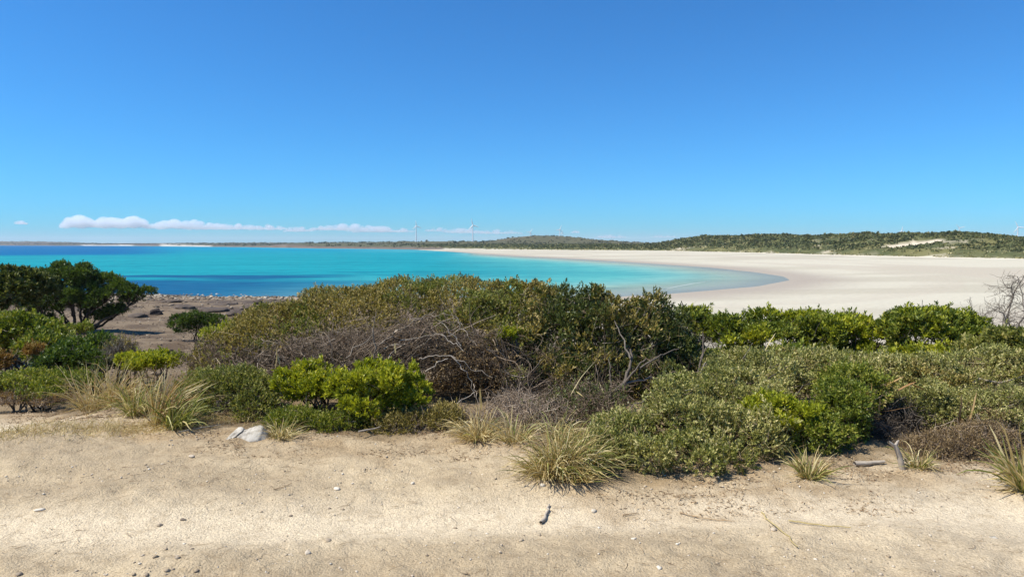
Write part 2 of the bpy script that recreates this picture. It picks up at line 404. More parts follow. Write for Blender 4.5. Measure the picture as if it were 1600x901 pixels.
# ------------------------------------------------------------------ sea
sa = np.radians(np.concatenate([np.arange(-56, 30, .6), np.arange(30, 304, 6)]))
sr = np.concatenate([np.geomspace(60, 1200, 170)[:-1], np.geomspace(1200, 14000, 36)])
SA, SR = np.meshgrid(sa, sr, indexing='xy')
SX, SY = SR * np.sin(SA), SR * np.cos(SA)
ssw = sdist(SX, SY, WATER)
t_ = -ssw
saz = 800 + FPX * SX / np.maximum(SY, 1)
turq = c3(.013, .245, .29); deep = c3(.006, .115, .27); aqua = c3(.10, .36, .345); pale = c3(.36, .43, .37); weed = c3(.010, .09, .19)
rs = sstep(-60, 0, SX)                                        # sandy side of the bay
wc = lerp(turq + 0 * SX[..., None], c3(.004, .215, .335), sstep(350, 1100, SY))
wc = lerp(wc, aqua, rs * (1 - sstep(14, 95, t_)))
wc = lerp(wc, pale, rs * (1 - sstep(1, 40, t_)) * .8)
wc = lerp(wc, deep, (1 - sstep(150, 330, saz + 120 * (fbm(SX / 90, SY / 160, 3, 83) - .5))) * sstep(430, 560, SY + 140 * (fbm(SX / 120, SY / 200, 3, 84) - .5)))
wk = (1 - rs) * (1 - sstep(30, 75, t_ + 110 * (fbm(SX / 30, SY / 12, 4, 85) - .5)))
wc = lerp(wc, weed, np.clip(wk, 0, 1) * (SY < 300))
wc = lerp(wc, aqua, .35 * (1 - sstep(20, 120, t_)) * (SY > 600))
alpha = np.where(SY < 700, sstep(-2.0, 26, t_), sstep(-1, 4, t_)) * .93 + .0
alpha = np.where(rs < .5, sstep(-1, 2, t_), alpha)
gl = .04 + .22 * rs * (1 - sstep(0, 16, t_)) * (SY < 500)
m, t, out = newmat('sea_water')
a1 = N(t, 'ShaderNodeAttribute', attribute_name='col'); a2 = N(t, 'ShaderNodeAttribute', attribute_name='body'); a3 = N(t, 'ShaderNodeAttribute', attribute_name='sheen')
geo = N(t, 'ShaderNodeNewGeometry')
mp = N(t, 'ShaderNodeMapping'); mp.inputs['Scale'].default_value = (.25, 1.0, 1.0)
t.links.new(geo.outputs['Position'], mp.inputs['Vector'])
wn = N(t, 'ShaderNodeTexNoise', Scale=.55, Detail=6.0, Roughness=.65); t.links.new(mp.outputs[0], wn.inputs['Vector'])
wn2 = N(t, 'ShaderNodeTexNoise', Scale=.03, Detail=4.0); t.links.new(mp.outputs[0], wn2.inputs['Vector'])
cc = mixc(t, 1.0, a1.outputs['Color'], ramp(t, wn.outputs['Fac'], [(.34, (.62, .76, .82)), (.5, (1, 1, 1)), (.66, (1.3, 1.18, 1.1))]), 'MULTIPLY')  # ripple streaks and wave glints put into the water colour by noise
wn3 = N(t, 'ShaderNodeTexNoise', Scale=.10, Detail=5.0, Roughness=.6); t.links.new(mp.outputs[0], wn3.inputs['Vector'])
cc = mixc(t, .8, cc, ramp(t, wn3.outputs['Fac'], [(.36, (.74, .85, .90)), (.5, (1, 1, 1)), (.66, (1.1, 1.07, 1.04))]), 'MULTIPLY')
cc = mixc(t, .9, cc, ramp(t, wn2.outputs['Fac'], [(.35, (.82, .9, .94)), (.55, (1, 1, 1)), (.7, (1.06, 1.04, 1.02))]), 'MULTIPLY')
df = N(t, 'ShaderNodeBsdfDiffuse'); t.links.new(cc, df.inputs['Color'])
tp = N(t, 'ShaderNodeBsdfTransparent'); tp.inputs[0].default_value = (.90, .97, .97, 1)
gs = N(t, 'ShaderNodeBsdfGlossy', Roughness=.18)
bp = N(t, 'ShaderNodeBump', Strength=.12, Distance=.12); t.links.new(wn.outputs['Fac'], bp.inputs['Height']); t.links.new(bp.outputs[0], gs.inputs['Normal'])
m1 = N(t, 'ShaderNodeMixShader'); t.links.new(a2.outputs['Fac'], m1.inputs[0]); t.links.new(tp.outputs[0], m1.inputs[1]); t.links.new(df.outputs[0], m1.inputs[2])
m2 = N(t, 'ShaderNodeMixShader'); t.links.new(a3.outputs['Fac'], m2.inputs[0]); t.links.new(m1.outputs[0], m2.inputs[1]); t.links.new(gs.outputs[0], m2.inputs[2])
t.links.new(m2.outputs[0], out.inputs[0]); M['sea'] = m
ns = len(sa)
jj, ii = np.meshgrid(np.arange(len(sr) - 1), np.arange(ns), indexing='ij'); i2 = (ii + 1) % ns
sf = np.stack([jj * ns + ii, jj * ns + i2, (jj + 1) * ns + i2, (jj + 1) * ns + ii], -1)[..., ::-1].reshape(-1, 4)
keep = (ssw.ravel()[sf] < 12).any(1)
sf = sf[keep]; u, inv = np.unique(sf, return_inverse=True)
sv3 = np.stack([SX, SY, 0 * SX + .02], -1).reshape(-1, 3)
o = mesh_obj('sea', sv3[u], inv.reshape(-1, 4), M['sea'], smooth=True, attrs={'col': np.clip(wc, 0, 1).reshape(-1, 3)[u], 'body': np.clip(alpha, 0, 1).ravel()[u], 'sheen': gl.ravel()[u]})
prop(o, 'turquoise bay water, deep blue far out', kind='structure')

mf, tf, of_ = newmat('sea_foam')
pf = N(tf, 'ShaderNodeBsdfPrincipled', Roughness=.7); nf = N(tf, 'ShaderNodeTexNoise', Scale=2.0, Detail=4.0)
tf.links.new(ramp(tf, nf.outputs['Fac'], [(.3, (.40, .46, .44)), (.6, (.6, .64, .62))]), pf.inputs['Base Color']); tf.links.new(pf.outputs[0], of_.inputs[0])
fx = np.linspace(0, 1, 60); fpx = 1035 + fx * 75; fpy = 452.5 - 13.5 * fx - 3 * fx * (1 - fx)
fY = EYE / np.array([-(ray(a_, b_)[2] / ray(a_, b_)[1]) for a_, b_ in zip(fpx, fpy)]); fX = np.array([ray(a_, b_)[0] / ray(a_, b_)[1] for a_, b_ in zip(fpx, fpy)]) * fY
fw = .2 * np.sin(fx * np.pi) * np.clip(fbm(fx * 22, fx * 0, 3, 99) * 2.4 - .5, .03, 1.2)
fv = np.concatenate([np.stack([fX, fY - fw, 0 * fX + .03], -1), np.stack([fX, fY, 0 * fX + .07], -1), np.stack([fX, fY + fw * .6, 0 * fX + .03], -1)])
q_ = np.arange(59); ff = np.concatenate([np.stack([q_, q_ + 1, q_ + 61, q_ + 60], -1), np.stack([q_ + 60, q_ + 61, q_ + 121, q_ + 120], -1)])
prop(mesh_obj('foam', fv, ff, mf, smooth=True), 'thin line of white foam on the shallow water', kind='stuff')

# ------------------------------------------------------------------ vegetation builders
def unit(v): return v / np.maximum(np.linalg.norm(v, axis=-1, keepdims=True), 1e-9)
def leaf_mesh(base, d, L, W, rnd, fold=.25):
    """one bent quad per leaf: base, two sides, tip"""
    n = len(base)
    r = rng.normal(size=(n, 3))
    s = unit(np.cross(d, r)); up = np.cross(s, d)
    L = np.broadcast_to(L, (n,))[:, None]; W = np.broadcast_to(W, (n,))[:, None]
    mid = base + d * L * .5
    v = np.stack([base, mid + s * W * .5 + up * W * fold, base + d * L - up * L * .08, mid - s * W * .5 + up * W * fold], 1)
    return v.reshape(-1, 3), np.arange(n * 4).reshape(n, 4), np.repeat(rnd, 4)
def ell_sample(lobes, n, zmin=-.5, thick=.16, bump=.16, bf=5.0):
    """points and outward directions spread through the outer shell of overlapping lobes"""
    lobes = np.asarray(lobes, float)
    c, r = lobes[:, :3], lobes[:, 3:6]
    wgt = (r[:, 0] * r[:, 1] + r[:, 1] * r[:, 2] + r[:, 0] * r[:, 2]); wgt = wgt / wgt.sum()
    pts, nor = [], []
    got = 0; tries = 0
    while got < n and tries < 30:
        k = int(n * 1.5) + 50; tries += 1
        li = rng.choice(len(lobes), k, p=wgt)
        d = unit(rng.normal(size=(k, 3)))
        d[:, 2] = np.where(d[:, 2] < zmin, -d[:, 2], d[:, 2])
        f = 1 - np.abs(rng.normal(size=k)) * thick
        p0 = c[li] + d * r[li]
        f = f + bump * n3(p0, bf)
        p = c[li] + d * r[li] * f[:, None]
        ok = f > .25
        for q in range(len(lobes)):
            e = (((p - c[q]) / r[q]) ** 2).sum(1)
            ok &= ~((e < .55) & (li != q))
        nn = unit(d / r[li])
        pts.append(p[ok]); nor.append(nn[ok]); got += int(ok.sum())
    return np.concatenate(pts)[:n], np.concatenate(nor)[:n]
def sprigs(lobes, n, per, length, leafL, leafW, spread=.75, upb=.35, jit=.55, zmin=-.5, thick=.16, bump=.16, bf=5.0, keep=None, lv=.22, gap=None):
    p, nn = ell_sample(lobes, n, zmin, thick, bump, bf)
    if keep is not None:
        k = keep(p); p, nn = p[k], nn[k]
    if gap is not None:
        k = n3(p + 3.7, gap) + .35 * n3(p + 1.1, gap * 2.7) > -.38; p, nn = p[k], nn[k]
    n = len(p)
    so = (rng.uniform(size=n) < .10) * rng.uniform(.2, 1.2, n) * length * (nn[:, 2] > -.1)
    p = p + unit(nn + np.array([0, 0, .8])) * so[:, None]
    a = unit(nn + np.array([0, 0, upb]) + rng.normal(size=(n, 3)) * jit)
    Ls = length * rng.uniform(.6, 1.3, n)
    ts = np.linspace(.15, 1, per)
    q = rng.normal(size=(n, 3)); e1 = unit(np.cross(a, q)); e2 = np.cross(a, e1)
    ph = np.arange(per) * 2.39996
    ph = ph[None] + rng.uniform(0, 6.28, n)[:, None] + rng.normal(size=(n, per)) * .4
    tilt = spread * (1.15 - .6 * ts)[None] + rng.normal(size=(n, per)) * .15
    d = a[:, None] * np.cos(tilt)[..., None] + (e1[:, None] * np.cos(ph)[..., None] + e2[:, None] * np.sin(ph)[..., None]) * np.sin(tilt)[..., None]
    b = p[:, None] + a[:, None] * (Ls[:, None] * (ts - .5)[None])[..., None]
    sr_ = rng.uniform(0, 1, n)
    rn = np.clip(.5 + (sr_[:, None] - .5) * .6 + rng.normal(size=(n, per)) * lv + .12 * (ts - .5)[None], 0, 1)
    sc = rng.uniform(.7, 1.25, (n, per))
    return leaf_mesh(b.reshape(-1, 3), unit(d.reshape(-1, 3)), (leafL * sc).ravel(), (leafW * sc).ravel(), rn.ravel()), (p, a, Ls)
def tubes(paths, radii, sides=4, rnd=None):
    """paths (T,K,3), radii (T,K) -> tube mesh arrays"""
    T, K, _ = paths.shape
    d = np.gradient(paths, axis=1); d = unit(d)
    ref = unit(rng.normal(size=(T, 1, 3)) + np.zeros((1, K, 1)))
    e1 = unit(np.cross(d, ref)); e2 = np.cross(d, e1)
    an = np.arange(sides) * 2 * np.pi / sides
    v = paths[:, :, None] + radii[:, :, None, None] * (e1[:, :, None] * np.cos(an)[None, None, :, None] + e2[:, :, None] * np.sin(an)[None, None, :, None])
    base = (np.arange(T) * K * sides)[:, None, None]
    kk = np.arange(K - 1)[None, :, None]; s = np.arange(sides)[None, None, :]; s2 = (s + 1) % sides
    f = np.stack([base + kk * sides + s, base + kk * sides + s2, base + (kk + 1) * sides + s2, base + (kk + 1) * sides + s], -1).reshape(-1, 4)
    if rnd is None: rnd = rng.uniform(0, 1, T)
    return v.reshape(-1, 3), f, np.repeat(rnd, K * sides)
def join(parts):
    vs, fs, rs_, o = [], [], [], 0
    for v, f, r in parts:
        vs.append(v); fs.append(f + o); rs_.append(r); o += len(v)
    return np.concatenate(vs), np.concatenate(fs), np.concatenate(rs_)
def walk(start, d0, n, step, wander, grav=0.0, pull=None):
    """curved random paths: start (T,3), d0 (T,3)"""
    p = [start]; d = unit(d0)
    for i in range(n - 1):
        d = unit(d + rng.normal(size=d.shape) * wander + np.array([0, 0, grav]))
        p.append(p[-1] + d * np.asarray(step).reshape(-1, 1))
    return np.stack(p, 1)
def bez(a, b, k=8, sag=.15, jit=.03, up=.3):
    """curved paths from a to b (T,3)"""
    a = np.asarray(a, float); b = np.asarray(b, float)
    T = len(a); t = np.linspace(0, 1, k)[None, :, None]
    L = np.linalg.norm(b - a, axis=1)[:, None]
    m = (a + b) / 2 + rng.normal(size=(T, 3)) * L * sag + np.array([0, 0, 1]) * L * up * .5
    p = (1 - t) ** 2 * a[:, None] + 2 * t * (1 - t) * m[:, None] + t ** 2 * b[:, None]
    return p + rng.normal(size=p.shape) * (L[:, None] * jit) * np.sin(t * np.pi)
def taper(T, K, r0, r1):
    return (np.broadcast_to(np.asarray(r0, float).reshape(-1, 1), (T, 1)) * (1 - np.linspace(0, 1, K)) + np.broadcast_to(np.asarray(r1, float).reshape(-1, 1), (T, 1)) * np.linspace(0, 1, K))
def ribbons(paths, width, rnd):
    T, K, _ = paths.shape
    d = unit(np.gradient(paths, axis=1))
    s = unit(np.cross(d, unit(rng.normal(size=(T, 1, 3)) + np.zeros((1, K, 1)))))
    prof = np.array([.55, .95, 1, .9, .65, .12]) if K == 6 else np.interp(np.linspace(0, 1, K), [0, .2, .5, .8, 1], [.6, 1, .95, .7, .1])
    w_ = np.asarray(width).reshape(-1, 1) * prof[None]
    v = np.stack([paths - s * w_[..., None] * .5, paths + s * w_[..., None] * .5], 2)
    b = (np.arange(T) * K * 2)[:, None]; kk = np.arange(K - 1)[None] * 2
    f = np.stack([b + kk, b + kk + 1, b + kk + 3, b + kk + 2], -1).reshape(-1, 4)
    return v.reshape(-1, 3), f, np.repeat(rnd, K * 2)
def part(name, arr, mat, parent, smooth=False, kind=None):
    v, f, r = arr
    o = mesh_obj(name, v, f, M[mat], parent, smooth, {'rnd': r})
    if kind: o['kind'] = kind
    return o
def Lb(px, py, Y, rx, rz, ry):
    """a lobe centred on a pixel at distance Y, radii in pixels (across, up) and metres (in depth)"""
    c = P(px, py, Y); s = Y / FPX
    return [c[0], c[1], c[2], rx * s, ry, rz * s]
def clumps(lobes, k, r0, r1, flat=.75, zmin=-.1):
    p, n = ell_sample(lobes, k, zmin, .05, .1)
    r = rng.uniform(r0, r1, len(p))
    return [[*(q - m * rr * .35), rr, rr, rr * flat] for q, m, rr in zip(p, n, r)]
def base_of(lobes):
    l = np.asarray(lobes); c = l[:, :3].mean(0)
    return np.array([c[0], c[1], gz(c[0], c[1])])
def stems(base, targets, r0, k=8, r1=.003, sag=.12, up=.25, spread=.12):
    T = len(targets)
    a = base + rng.normal(size=(T, 3)) * np.array([spread, spread, 0]) - np.array([0, 0, .03])
    return tubes(bez(a, targets, k, sag, .03, up), taper(T, k, np.full(T, r0) * rng.uniform(.5, 1.1, T), r1), 5)
def fine_twigs(lobes, n, length, r, mat_r=(0, 1), zmin=-.8, thick=.35, outward=.6, keep=None, k=4, wander=.4):
    p, nn = ell_sample(lobes, n, zmin, thick, .12)
    if keep is not None:
        q = keep(p); p, nn = p[q], nn[q]
    T = len(p)
    d = unit(nn * outward + rng.normal(size=(T, 3)) * .6 + np.array([0, 0, .25]))
    L = length * rng.uniform(.5, 1.4, T)
    path = walk(p - d * L[:, None] * .5, d, k, L / k, wander)
    return tubes(path, taper(T, k, r * rng.uniform(.6, 1.6, T), r * .3), 3, rng.uniform(*mat_r, T))

def shrub(name, lobes, label, cat='shrub', mat='olive', n=3000, per=9, length=.07, L=.02, W=.009, clump=None, twigs=400, twlen=.22, twr=.0022, twm='twig',
          nst=14, r0=.018, group=None, zmin=-.45, thick=.18, bump=.16, bf=5., upb=.35, spread=.75, jit=.55, keep=None, inner=.35, lv=.22, stem_m='bark', core=.80, gap=7.0, mix=None, stalks=0):
    b = base_of(lobes)
    o = empty(name, b, label, cat, group)
    n = int(n * .86); L *= 1.07; W *= 1.07; twigs = int(twigs * .68)
    lv_lobes = clumps(lobes, *clump) + [[*l[:3], l[3] * core, l[4] * core, l[5] * core] for l in lobes] if clump else lobes
    if mix:
        ph0 = rng.uniform(0, 20, 3)
        fld = lambda p: n3(p + ph0, 2.6) + .5 * n3(p - ph0, 7.5) + .25 * rng.normal(size=len(p))
        keep = lambda p: fld(p) < mix[1]
        am, _ = sprigs(lv_lobes, n, per, length, L, W, spread, upb, jit, zmin, thick, bump, bf, lambda p: fld(p) >= mix[1], lv, gap)
        part('dry_foliage' if mix[0] in ('brownleaf', 'olive') else 'new_foliage', am, mix[0], o)
    a1, _ = sprigs(lv_lobes, n, per, length, L, W, spread, upb, jit, zmin, thick, bump, bf, keep, lv, gap)
    arrs = [a1]
    if inner:
        il = [[*l[:3], l[3] * .8, l[4] * .8, l[5] * .8] for l in lobes]
        a2, _ = sprigs(il, int(n * inner), per, length, L, W, spread, upb, jit, zmin, .25, bump, bf, keep, lv)
        arrs.append(a2)
    part('crown', join(arrs), mat, o)
    if stalks:
        part('dry_stalks', fine_twigs(lobes, stalks, twlen * 1.2, .0022, (0, 1), -.2, .12, .9, k=4, wander=.12), 'straw', o, kind='stuff')
    tg, _ = ell_sample(lobes, nst, -.1, .2, .1)
    part('stems', stems(b, tg, r0, spread=float(np.mean([l[3] for l in lobes])) * .35), stem_m, o, True)
    if twigs:
        part('twigs', fine_twigs(lobes, twigs, twlen, twr), twm, o, kind='stuff')
    return o

# ------------------------------------------------------------------ far scrub on the dunes and hills
def far_scrub(name, n, test, size, quads, seed_area, mat, label):
    x0, x1, y0, y1 = seed_area
    X = rng.uniform(x0, x1, n * 6); Y = y0 * (y1 / y0) ** rng.uniform(0, 1, n * 6)
    d = -sdist(X, Y, DUNE) + (fbm(X / 40, Y / 40, 3, 5) - .5) * 6
    k = test(X, Y, d); X, Y = X[k][:n], Y[k][:n]
    n = len(X)
    Z = terrain(X, Y, False)
    s = size * rng.uniform(.5, 1.5, n) * np.clip(Y / 350, .8, 1.7)
    dd = unit(rng.normal(size=(n, quads, 3))); dd[..., 2] = np.abs(dd[..., 2])
    f = rng.uniform(.65, 1, (n, quads, 1))
    p = np.stack([X, Y, Z], -1)[:, None] + dd * f * s[:, None, None] * np.array([1.25, 1.25, .48])
    q = s[:, None] * rng.uniform(.5, .95, (n, quads))
    a = unit(dd + rng.normal(size=dd.shape) * .5)
    rn = np.clip(.5 + (rng.uniform(size=n) - .5)[:, None] * .9 + rng.normal(size=(n, quads)) * .14, 0, 1)
    o = part(name, leaf_mesh((p - a * q[..., None] * .5).reshape(-1, 3), a.reshape(-1, 3), q.ravel() * 1.2, q.ravel() * .9, rn.ravel()), mat, None)
    return prop(o, label, kind='stuff')
M['dunescrub'] = leaf_mat('dune_scrub_leaf', [(0, (.045, .06, .022)), (.4, (.085, .10, .032)), (.75, (.14, .145, .045)), (1, (.21, .185, .08))], .15, .8, .45, .05)
M['hillscrub'] = leaf_mat('hill_scrub_leaf', [(0, (.03, .04, .02)), (.5, (.07, .078, .036)), (1, (.16, .13, .065))], .15, .8, .45, .012)
M['dunegrass'] = leaf_mat('dune_grass_tuft', [(0, (.12, .12, .045)), (.5, (.24, .22, .09)), (1, (.42, .37, .19))], .15, .8, .4, .06)
def t_dune(X, Y, d):
    bl = np.exp(-((X - 205) / 15) ** 2 - ((Y - 350) / 15) ** 2)
    return (d > 9) & (d < 170) & (X < Y * .86 + 20) & (X > -140) & (rng.uniform(size=X.shape) < sstep(5, 50, d) * .8 * (1 - sstep(.62, .72, fbm(X / 14, Y / 14, 4, 61)) * .8) + .12) & (bl < .32)
far_scrub('dune_scrub', 15000, t_dune, 1.25, 6, (-140, 420, 230, 1150), 'dunescrub', 'dark green scrub covering the dunes behind the beach')
far_scrub('dune_grass', 4000, lambda X, Y, d: (d > -4) & (d < 16) & (X < Y * .86 + 20) & (X > -140) & (rng.uniform(size=X.shape) < .85), 0.8, 8, (-140, 420, 230, 1150), 'dunegrass', 'pale grass along the foot of the dunes')
far_scrub('hill_scrub', 5500, lambda X, Y, d: (d > 12) & (X > -Y * .8) & (X < Y * .2) & (rng.uniform(size=X.shape) < .30 + .6 * sstep(.4, .55, fbm(X / 40, Y / 40, 3, 63)) * (1 - .7 * np.exp(-((X - 10) / 80) ** 2 - ((Y - 1580) / 120) ** 2))), 1.6, 8, (-2600, 500, 1030, 3800), 'hillscrub', 'dark scrub on the low hills beyond the bay')

# ------------------------------------------------------------------ wind turbines
mw, tw, ow = newmat('turbine_white')
pw = N(tw, 'ShaderNodeBsdfPrincipled', Roughness=.4); nzw = N(tw, 'ShaderNodeTexNoise', Scale=.3, Detail=4.0)
tw.links.new(ramp(tw, nzw.outputs['Fac'], [(.3, (.74, .75, .76)), (.7, (.82, .82, .82))]), pw.inputs['Base Color'])
tw.links.new(pw.outputs[0], ow.inputs[0]); M['white'] = mw
def lathe(z, r, c, s=12):
    an = np.arange(s) * 2 * np.pi / s
    v = np.stack([np.stack([c[0] + rr * np.cos(an), c[1] + rr * np.sin(an), np.full(s, c[2] + zz)], -1) for zz, rr in zip(z, r)])
    k = len(z); f = []
    for i in range(k - 1):
        for j in range(s): f.append((i * s + j, i * s + (j + 1) % s, (i + 1) * s + (j + 1) % s, (i + 1) * s + j))
    return v.reshape(-1, 3), np.array(f), np.full(k * s, .5)
def turbine(px, pyhub, D, blade, rot, yaw, label):
    h = P(px, pyhub, D)
    zb = float(terrain(np.array([h[0]]), np.array([h[1]]), False)[0]) - 1
    o = empty('wind_turbine', (h[0], h[1], zb), label, 'wind turbine', 'wind turbines beyond the bay')
    H = h[2] - zb
    part('tower', lathe([0, H * .5, H - 1.2], [2.7, 2.1, 1.5], (h[0], h[1], zb), 14), 'white', o, True)
    cy, sy = math.cos(yaw), math.sin(yaw)
    F = np.array([sy, -cy, 0.]); S = np.array([cy, sy, 0.]); U = np.array([0, 0, 1.])
    def box(c, a, b, e, la, lb, le, tp=1.0):
        v = [c + a * la * i + b * lb * j * (tp if i > 0 else 1) + e * le * k_ * (tp if i > 0 else 1) for i in (-1, 1) for j in (-1, 1) for k_ in (-1, 1)]
        f = np.array([(0, 1, 3, 2), (4, 6, 7, 5), (0, 4, 5, 1), (2, 3, 7, 6), (0, 2, 6, 4), (1, 5, 7, 3)])
        return np.array(v), f, np.full(8, .5)
    part('nacelle', box(h - F * 1.5, -F, S, U, 4.5, 1.7, 1.8, .75), 'white', o)
    hc = h + F * 4.2
    an = np.arange(10) * 2 * np.pi / 10
    hv = np.concatenate([[hc + F * z_ + (S * np.cos(q) + U * np.sin(q)) * r_ for q in an] for z_, r_ in ((-1.3, 1.7), (0, 1.75), (1.2, 1.2), (2.0, .2))])
    hf = np.array([(i * 10 + j, i * 10 + (j + 1) % 10, (i + 1) * 10 + (j + 1) % 10, (i + 1) * 10 + j) for i in range(3) for j in range(10)])
    part('hub', (hv, hf, np.full(40, .5)), 'white', o, True)
    for b in range(3):
        q = rot + b * 2 * math.pi / 3
        d = S * math.sin(q) + U * math.cos(q); e = np.cross(F, d)
        st_ = [(.0, .9, .9), (.08, 1.0, .8), (.2, 1.9, .55), (.5, 1.35, .35), (.85, .75, .18), (1, .2, .06)]
        v = np.concatenate([[hc + d * blade * s + e * (w_ * i) + F * (th * j) for i, j in ((-1, 0), (0, 1), (1.2, 0), (0, -1))] for s, w_, th in st_])
        f = np.array([(i * 4 + j, i * 4 + (j + 1) % 4, (i + 1) * 4 + (j + 1) % 4, (i + 1) * 4 + j) for i in range(5) for j in range(4)])
        part('blade', (v, f, np.full(24, .5)), 'white', o)
turbine(650, 353, 2900, 25, -.15, .55, 'white wind turbine standing alone over the low brown headland')
turbine(738.5, 352, 2600, 27, -.25, .35, 'tallest white wind turbine at the foot of the round hill')
turbine(828.5, 362.5, 4300, 27, .55, .3, 'white wind turbine just behind the brown top of the round hill')
turbine(874.5, 358.5, 3700, 26, .35, .4, 'larger of two white wind turbines behind the round hill, close together')
turbine(878, 363.5, 5200, 24, .1, .4, 'smaller white wind turbine peeking out beside its larger neighbour behind the hill')
turbine(1409, 361, 3600, 27, .1, -.3, 'wind turbine with only one blade tip showing over the dune scrub')
turbine(1499, 356.0, 3600, 27, -.75, -.2, 'wind turbine half hidden behind the highest dune crest')
turbine(1590.5, 355, 2700, 27, -.45, -.3, 'white wind turbine with tower and blades clear above the dunes')

# ------------------------------------------------------------------ near scrub: wind-pruned mounds
def above(z): return lambda p: p[:, 2] > z
heath = [Lb(385, 564, 8.5, 85, 54, .7), Lb(450, 538, 8.8, 105, 64, .8), Lb(540, 512, 9.2, 120, 64, .9), Lb(630, 500, 9.5, 110, 63, .9), Lb(710, 492, 9.6, 100, 58, .9)]
hol = P(722, 600, 7.35)
shrub('heath_mound', heath, 'long low mound of wind-pruned olive brown heath sloping down to the pebble shore', 'shrub', 'olive', n=16000, per=7, length=.055, L=.025, W=.013, twigs=2200, twlen=.26, twr=.0024,
      nst=40, r0=.02, thick=.09, bump=.09, bf=3.2, upb=.6, inner=.25, mix=('yellow_olive', .35), stalks=500)
crest = [Lb(770, 498, 9.0, 75, 55, .65), Lb(815, 490, 9.0, 62, 50, .6), Lb(745, 520, 8.6, 55, 42, .5), Lb(800, 543, 8.3, 48, 42, .45)]
shrub('olive_shrub', crest, 'rounded yellow-olive shrub on the crest beside the dead thicket', 'shrub', 'yellow_olive', mix=('olive', .1), stalks=100, n=4800, per=8, length=.06, L=.030, W=.015, clump=(26, .10, .20, .8), twigs=900, nst=20, thick=.14, upb=.6, inner=.4)
darks = [Lb(868, 528, 8.4, 66, 76, .6), Lb(935, 540, 8.3, 80, 84, .7), Lb(1005, 552, 8.4, 74, 84, .7), Lb(1056, 574, 8.5, 48, 66, .6), Lb(905, 590, 7.9, 70, 50, .5), Lb(1000, 598, 7.9, 74, 46, .5)]
zc = gz(1.2, 8.3)
o = shrub('dark_shrub', darks, 'tall dark green leathery-leaved shrub with bare grey twigs below', 'shrub', 'dark', mix=('olive', .3), stalks=200, n=8600, per=7, length=.085, L=.040, W=.016, clump=(70, .08, .15, .9), core=.88, twigs=2400, twlen=.34, twr=.0026,
      nst=46, r0=.02, thick=.2, upb=.9, spread=.62, inner=.5)
low = [Lb(880, 655, 6.5, 70, 36, .35), Lb(945, 640, 6.6, 50, 40, .35), Lb(900, 640, 7.0, 60, 42, .4), Lb(850, 600, 8.0, 60, 62, .5), Lb(930, 610, 7.8, 85, 66, .6), Lb(1020, 612, 7.9, 80, 60, .6)]
part('lower_twigs', fine_twigs(low, 5200, .36, .0032, (.0, .8), -.8, .45, .3), 'twig', o, kind='stuff')
lf, _ = sprigs(low, 1900, 6, .08, .032, .013, .7, .5, .7, -.6, .4)
part('lower_leaves', lf, 'dark', o)
# grey forked trunk of the dark shrub
tb = P(925, 655, 7.2); fk = P(975, 600, 7.3)
tb = P(915, 668, 6.9)
lim = [(tb, fk, .045, .036), (fk, P(985, 545, 7.5), .028, .014), (fk, P(1040, 590, 7.4), .022, .01), (fk, P(1010, 560, 7.3), .02, .008), (P(985, 560, 7.4), P(960, 500, 7.7), .016, .006),
       (P(1000, 575, 7.35), P(1060, 545, 7.6), .014, .006), (P(1090, 585, 7.6), P(1098, 520, 7.8), .016, .006), (P(1094, 560, 7.7), P(1112, 530, 7.8), .01, .004), (P(955, 605, 7.3), P(950, 560, 7.5), .014, .006),
       (P(700 + 160, 650, 7.6), P(880, 560, 8), .016, .007)]
for i, l in enumerate(lim):
    part('trunk' if i == 0 else 'limb', tubes(bez(np.array([l[0]]), np.array([l[1]]), 9, .06, .02, .15), np.linspace(l[2], l[3], 9)[None] * .75, 7, np.array([random.uniform(.35, .75)])), 'bark', o, True)

# dead thicket with the dark hollow
thk = [Lb(655, 590, 7.8, 122, 100, .8), Lb(735, 610, 7.7, 92, 98, .75), Lb(790, 640, 7.3, 70, 60, .5)]
b = base_of(thk)
o = empty('dead_thicket', b, 'tangled grey dead branches arching over a dark hollow', 'dead shrub')
def strands(n, r, rn, K=8, st=(.045, .10), flow=1.0, off=(0, .3)):
    p, nn = ell_sample(thk, n, -.25, .1, .12, 4.)
    p = p - nn * rng.uniform(*off, (len(p), 1))
    e = ((p - hol) / np.array([.50, .9, .42])) ** 2
    k = (e.sum(1) > 1) & (p[:, 1] < b[1] + .35); p, nn = p[k], nn[k]
    T = len(p)
    sw_ = np.stack([np.ones(T), np.zeros(T), .55 - 1.5 * (p[:, 0] - thk[0][0])], 1) * rng.choice([-1, 1], (T, 1), p=[.35, .65])
    d = unit(sw_ - nn * (sw_ * nn).sum(1, keepdims=True) + rng.normal(size=(T, 3)) * .45)
    path = [p]; L = rng.uniform(*st, T)[:, None]
    cen = np.array([np.mean([l[0] for l in thk]), thk[0][1], b[2]])
    for i in range(K - 1):
        d = unit(d + rng.normal(size=d.shape) * .28 + unit(cen - path[-1]) * .12)
        path.append(path[-1] + d * L)
    pth = np.stack(path, 1)
    inn = ((((pth - hol) / np.array([.46, .9, .40])) ** 2).sum(-1) < 1).sum(1)
    pth = pth[inn <= 1]; T = len(pth)
    return tubes(pth, taper(T, K, r * rng.uniform(.5, 1.6, T), r * .35), 3, rng.uniform(*rn, T))
part('fine_twigs', strands(3000, .0032, (.05, .7)), 'twig', o, kind='stuff')
shade_lobes = [Lb(715, 556, 7.75, 90, 22, .6), Lb(720, 600, 8.5, 80, 50, .25), Lb(782, 575, 7.7, 36, 34, .45), Lb(655, 545, 7.8, 60, 24, .5)]  # dense twigs and leaves added above and behind the hollow to block light
part('shade_twigs', fine_twigs(shade_lobes, 2600, .34, .0034, (0, .4), -.8, .6, .1), 'twig', o, kind='stuff')
